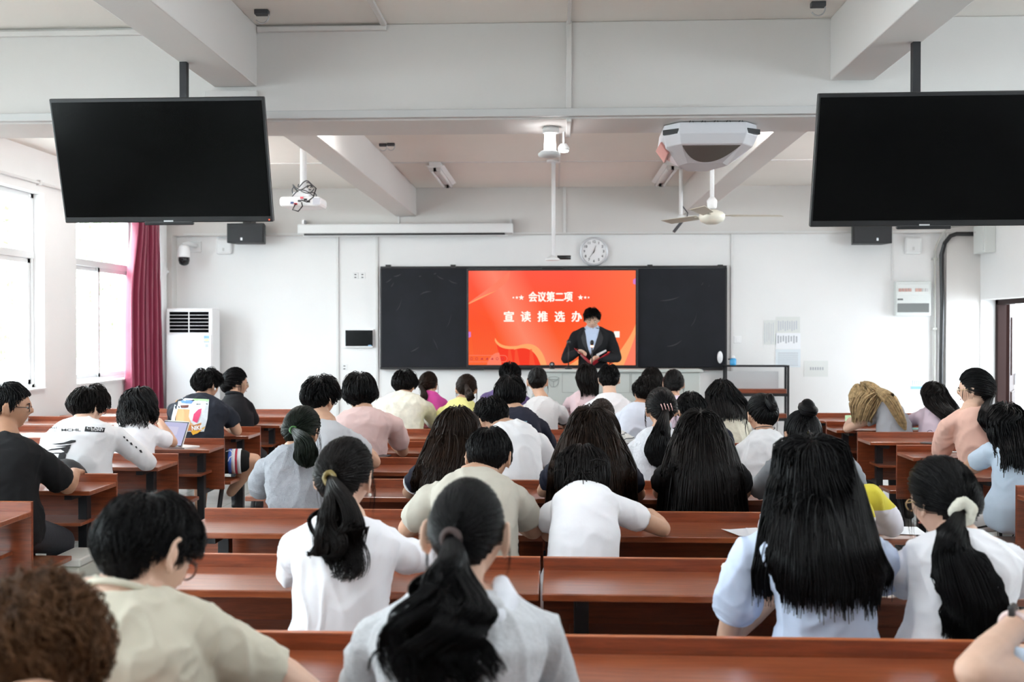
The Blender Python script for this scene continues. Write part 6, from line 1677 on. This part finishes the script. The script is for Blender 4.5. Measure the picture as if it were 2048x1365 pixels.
p = person('stripes', 'person in a white tee with thin grey stripes, brown hair half tied', 'F', (1203, 798), 56, (4, 14, 0), ((1152, 872), (1268, 868)), lean=.08,
       hair=dict(style='pony', tie=(.15, -.85, .25), tail=[(1222, 835, 6.4, 9), (1232, 858, 6.4, 10), (1236, 880, 6.4, 6)], wisps=10, dens=1.2), hm=H_DBROWN, cloth=K_stripe, sl=.65, hipx=1215, eR=(1268, 905, 0))
p = person('wavybob', 'person in a white tee with tousled shoulder-length black hair, hand raised to the cheek', 'F', (277, 771), 72, (30, 16, 0), ((216, 860), (336, 862)), blk='L', lean=.10,
       hair=dict(style='bob', sil=[(805,241,313),(828,238,315),(846,236,312)], spread=.1, rag=.02, dens=1.3, rel=.05, frizz=1.2, wave=.010), hm=H_BLACK, cloth=K_white, eR=(346, 886, -.02), hR=(318, 842, .05), sl=.62, hipx=270)

# ---- row G
p = person('cream', 'person in a cream fluffy top with straight dark hair to the shoulders', 'G', (1444, 758), 66, (4, 12, 0), ((1398, 838), (1500, 836)), lean=.08,
       hair=dict(style='bob', sil=[(790,1411,1482),(815,1415,1498),(832,1419,1503)], spread=.05, rag=.02, dens=1.4, rel=.1), hm=H_BLACK, cloth=K_cream, sleeve='long', hipx=1455, wid=1.08)
p = person('paletee', 'person in a pale blue-grey tee with short dark hair, beside the striped tee', 'G', (1294, 752), 60, (-4, 16, 0), ((1225, 828), (1335, 828)), lean=.08, sex='m', hair=S(len=.52, nape=.05), hm=H_SOFT, cloth=K_pale, sl=.65, hipx=1275, skin=M_skin3)
p = person('graphic', 'person in a navy tee with a bright square picture print on the back', 'G', (414, 735), 62, (28, 18, -4), ((338, 808), (468, 815)), blk='L', lean=.16, hd=.04, sex='m', skin=M_skin,
       hair=dict(style='fluffy', len=.6, messy=.35, nape=.10, dens=1.1), hm=H_BLACK, cloth=cloth('slate_navy_cotton', '#20242e'), eR=(474, 862, -.03), hR=(452, 858, .14), sl=.66, hipx=398, wid=1.2, fold=.006, trousers=K_black, shorts=True, kneeR=(508, 922, 7.62), footR=(462, 985, 7.68))
G_ = lambda n, c: mat('print_'+n, c, .8)
_a, _k = p['KN'][1][1], p['KN'][1][2]
for f0, f1, col in ((.42, .50, G_('shorts_blue', '#3a5fb5')), (.50, .58, G_('shorts_white', '#dfe4ea')), (.58, .63, G_('shorts_red', '#b03048')), (.63, .71, G_('shorts_white', '#dfe4ea'))):
    MB().tube([_a.lerp(_k, f0), _a.lerp(_k, f1)], .0965, 22).build('shorts_pattern', col, p['root'], True)
_q = _a.lerp(_k, .55)+V((0, -.05, .085))
MB().tube([_q+V((-.04, -.03, .0)), _q+V((0, -.05, .012)), _q+V((.03, -.06, -.02)), _q+V((.0, -.065, -.04)), _q+V((-.01, -.075, -.07))], .0035, 6).build('drawstring', K_white, p['root'], True)
px_poly(p, 'picture_print', [(353, 797), (418, 800), (415, 838), (408, 864), (372, 864), (342, 858), (344, 835)], G_('white', '#d8e2ea'), .003)
px_poly(p, 'picture_print', [(385, 798.5), (417, 800), (417, 804), (390, 803)], G_('green', '#a8dca0'), .0042)
px_poly(p, 'picture_print', [(356, 818), (380, 820), (378, 834), (382, 846), (388, 850), (366, 853), (352, 846), (352, 832)], G_('tan', '#d3a878'), .0045)
px_poly(p, 'picture_print', [(346, 850), (388, 851), (403, 846), (400, 862), (372, 863), (345, 858)], G_('orange', '#b8763c'), .005)
px_poly(p, 'picture_print', [(361, 803), (374, 801), (387, 804), (383, 809), (364, 808)], G_('blue', '#5b85bd'), .0055)
px_poly(p, 'picture_print', [(362, 812), (378, 811), (377, 816), (365, 817)], G_('brown', '#6d4038'), .0055)
px_poly(p, 'picture_print', [(385, 842), (388, 829), (397, 820), (404, 818), (401, 832), (394, 847)], G_('pink', '#d0436e'), .0055)
px_poly(p, 'picture_print', [(353, 797), (360, 796), (352, 806)], G_('orange2', '#d39a50'), .005)
px_poly(p, 'picture_print', [(382, 864), (386, 860), (386, 868), (398, 862), (411, 853), (408, 858), (396, 867), (386, 871)], G_('gold', '#d8a330'), .006)
px_text(p, 'picture_print', 'NIKE', 394, 857, 21, 9, G_('letter', '#eef0f0'), .009, bold=.03, rot=-.08)
MB().sphere(p['H']+p['Rm'] @ V((.088, .008, -.030)), (.006, .008, .012), 10).build('earbud', M_white2, p['root'], True)

# ---- row H
p = person('patterned', 'person in a loose pale patterned shirt with curly-topped black hair', 'H', (809, 739), 56, (10, 20, 0), ((748, 800), (866, 806)), lean=.10, sex='m', hair=dict(style='fluffy', len=.6, messy=.25, nape=.08, dens=1.1), cloth=K_mix, sleeve='long', eR=(872, 852, -.02), eL=(755, 850, 0), hipx=805, wid=1.15)
p = person('yellowtop', 'person in a pale yellow top with a plaited dark ponytail', 'H', (933, 749), 46, (0, 16, 0), ((874, 815), (968, 812)), lean=.08, hair=dict(style='pony', tie=(.05, -.9, .1), tail=[(938, 790, 8.1, 8), (945, 802, 8.08, 8)], wisps=14, wave=.006, freq=20), hm=H_DBROWN, cloth=K_yellow, sleeve='long', hipx=925)
p = person('blacktrim', 'person in a white textured top with black-edged sleeves, hair rolled up', 'H', (1075, 735), 42, (2, 10, 0), ((1040, 808), (1134, 812)), lean=.06, hair=dict(style='bun', tie=(.0, -.86, .42), bun=(.024, 2.2), wisps=8), hm=H_SOFT, cloth=K_rib, eR=(1132, 855, -.02), sl=.55, hipx=1082)
for A, B in ((p['SL'], p['EL']), (p['SR'], p['ER'])): MB().torus(A.lerp(B, .55), .056, .007, (B-A).normalized(), n=26, k=8).build('sleeve_trim', M_black, p['root'], True)
MB().torus(p['N']+V((0, .004, .006)), .062, .006, V((0, .3, 1)), n=26, k=8).build('neck_trim', M_black, p['root'], True)
p = person('whitehood', 'person in a white hooded sweatshirt with cropped black hair in front of the lectern', 'H', (1218, 729), 48, (2, 12, 0), ((1168, 806), (1272, 808)), lean=.10, sex='m', hair=S(len=.5, messy=.35, nape=.03), cloth=cloth('white_fleece', '#e4e4e8'), sleeve='long', hipx=1220, skin=M_skin2,
       body_top=lambda mb, N, H, SL, SR, sp, U: mb.tube([N+V((-.10, -.03, -.01)), N+V((-.06, -.095, -.03)), N+V((.06, -.095, -.03)), N+V((.10, -.03, -.01))], [.03, .045, .045, .03], 12))
p = person('lowbun', 'person with smooth black hair in a low bun', 'H', (1347, 739), 44, (4, 12, 0), ((1305, 808), (1392, 808)), lean=.06, hair=dict(style='bun', tie=(.12, -.92, -.28), bun=(.030, .9), wisps=8), hm=H_BLACK, cloth=K_lilac, hipx=1348)
p = person('suitgirl', 'person in a black suit jacket with low bun and glasses, in profile', 'H', (472, 736), 54, (58, 4, 0), ((434, 803), (507, 803)), blk='L', lean=.02, hair=dict(style='bun', tie=(-.25, -.94, .05), bun=(.036, 1.0), wisps=16, dens=1.2), hm=H_BLACK, cloth=K_suit, sleeve='long', eL=(440, 850, 0), eR=(508, 850, 0), hipx=474, fold=.002, wid=1.15)
glasses(p, M_gold); face(p)
g = MB(); g.torus(p['N']+V((0, .0, .008)), .064, .016, V((0, .4, 1)), n=26, k=8); place(remesh(g, .006, 2, 'jacket_collar'), 'jacket_collar', p['root'], K_suit)
p = person('blonde', 'person with long blonde hair in a grey tee leaning down over the desk', 'H', (1735, 763), 74, (-34, 46, -16), ((1742, 818), (1818, 830)), blk='R', lean=.16, hd=.06, hair=dict(style='half', sil=[(795,1698,1772),(815,1701,1766),(838,1705,1750)], spread=.03, rag=.02, dens=1.4, rel=.15, frizz=.2, lay=False, tie=(.75, -.45, .35), tail=[(1776,795,8.15,13),(1795,826,8.12,11),(1812,862,8.1,6)], tail_n=.5), hm=H_BLONDE, cloth=cloth('heather_grey', '#9b9da3'), eL=(1694, 866, -.02), hL=(1700, 905, .02), sl=.38, hipx=1792, skin=M_skin2, th=.035)
p = person('blush', 'person in a lilac pink top with long dark hair beside the blonde person', 'H', (1868, 762), 56, (8, 12, 0), ((1826, 822), (1916, 825)), blk='R', lean=.06, hair=dict(style='long', sil=[(790,1842,1897),(812,1850,1912),(838,1885,1930)], spread=.05, rag=.03, dens=1.3, rel=.1), hm=H_SOFT, cloth=K_lilac, sleeve='long', hipx=1868)

# ---- row I (front)
p = person('magenta', 'person in a bright magenta top with a low side ponytail', 'I', (857, 744), 42, (14, 12, 0), ((830, 795), (892, 796)), lean=.06, hair=dict(style='pony', tie=(-.35, -.88, -.15), tail=[(848, 793, 9.1, 8), (838, 806, 9.05, 8), (832, 812, 9.05, 5)], wisps=8), hm=H_DBROWN, cloth=K_mag, sleeve='long', hipx=860)
p = person('purple', 'person in a purple top with a bushy black crop under the screen', 'I', (1020, 724), 48, (0, 12, 0), ((962, 790), (1058, 792)), lean=.08, sex='m', hair=dict(style='fluffy', len=.65, messy=.25, nape=.12), cloth=K_purple, sleeve='long', hipx=1012)
p = person('blushlong', 'person in a blush pink top with long smooth dark hair before the lectern', 'I', (1174, 726), 44, (2, 14, 0), ((1128, 795), (1212, 795)), lean=.06, hair=dict(style='long', sil=[(758,1152,1196),(772,1156,1196),(784,1162,1196)], spread=.03, rag=.025, dens=1.2, rel=.1), hm=H_SOFT, cloth=K_ppink, sleeve='long', hipx=1172)
p = person('frontlong', 'person with long dark hair in the front row, half hidden behind the short dark hair', 'I', (1304, 734), 46, (0, 10, 0), ((1268, 800), (1342, 800)), lean=.06, hair=dict(style='long', sil=[(765,1282,1327),(800,1280,1330)], spread=.03, rag=.02, rel=.1), hm=H_SOFT, cloth=K_white2, hipx=1304)

# ---- the speaker, standing at the lectern
def head_front(): pass
spk = person('speaker', 'person in a black suit and pale blue shirt reading aloud from a red folder', 'I', (1184, 614), 38, (180, 24, 0), ((1228, 664), (1142, 664)), stand=11.14, hd=-.06, sex='m', skin=M_skin2,
       hair=S(len=.62, messy=.25, nape=.05, fringe=.36), hm=H_BLACK, cloth=K_suit, sleeve='long', eL=(1234, 716, -.06), hL=(1196, 716, -.28), eR=(1132, 718, -.06), hR=(1158, 704, -.26), hipx=1186, fold=.003, cname='jacket', hs=1.0)
p = spk; glasses(p, M_gold); face(p)
M_sh = mat('pale_blue_shirt', '#b9cbe6', .7); M_lap = mat('suit_lapel', (.016, .017, .021), .7); M_red = mat('red_folder', '#b5182a', .35, coat=.2)
px_poly(p, 'shirt_front', [(1169, 656), (1178, 654), (1184, 657), (1190, 654), (1199, 656), (1194, 682), (1181, 712), (1177, 700), (1172, 680)], M_sh, .004, 5)
px_poly(p, 'lapel', [(1169, 658), (1172, 672), (1175, 698), (1180, 713), (1166, 688), (1163, 676)], M_lap, .008, 5)
px_poly(p, 'lapel', [(1199, 658), (1195, 674), (1188, 695), (1180, 713), (1203, 688), (1206, 676)], M_lap, .008, 5)
MB().torus(p['N']+V((0, -.004, .002)), .062, .011, V((0, -.35, 1)), n=26, k=8).build('shirt_collar', M_sh, p['root'], True)
for W_, E_ in ((p['WL'], p['EL']), (p['WR'], p['ER'])):
    d = (W_-E_).normalized(); MB().tube([W_-d*.035, W_-d*.012], .036, 14).build('shirt_cuff', M_sh, p['root'], True)
# the red folder held open in both hands: a thing of its own
Yf = p['WL'].y-.06
a, b, c, d = at(1149, 697, Yf+.06), at(1180, 722, Yf-.02), at(1182, 731, Yf+.06), at(1170, 729, Yf+.1)
t = thing('red_folder', 'open red folder held in both hands by the person in the black suit', 'folder', tuple(at(1182, 724, Yf)))
sp = at(1183, 726, Yf+.02); sp2 = at(1183, 733, Yf+.14)
def leaf_(tl, bl, nm):
    P = [tl, sp, sp2, bl]; n_ = (sp-tl).cross(bl-tl).normalized()*.006
    MB().prism(P, n_).build(nm, M_red, t, bevel=.002)
leaf_(at(1148, 697, Yf+.04), at(1155, 706, Yf+.16), 'cover'); leaf_(at(1220, 703, Yf+.04), at(1216, 711, Yf+.16), 'cover')
P = [at(1213, 703, Yf+.045), at(1192, 715, Yf+.025), at(1193, 709, Yf+.12), at(1212, 700, Yf+.14)]
MB().prism(P, (0, -.003, .003)).build('sheet', M_pap, t)
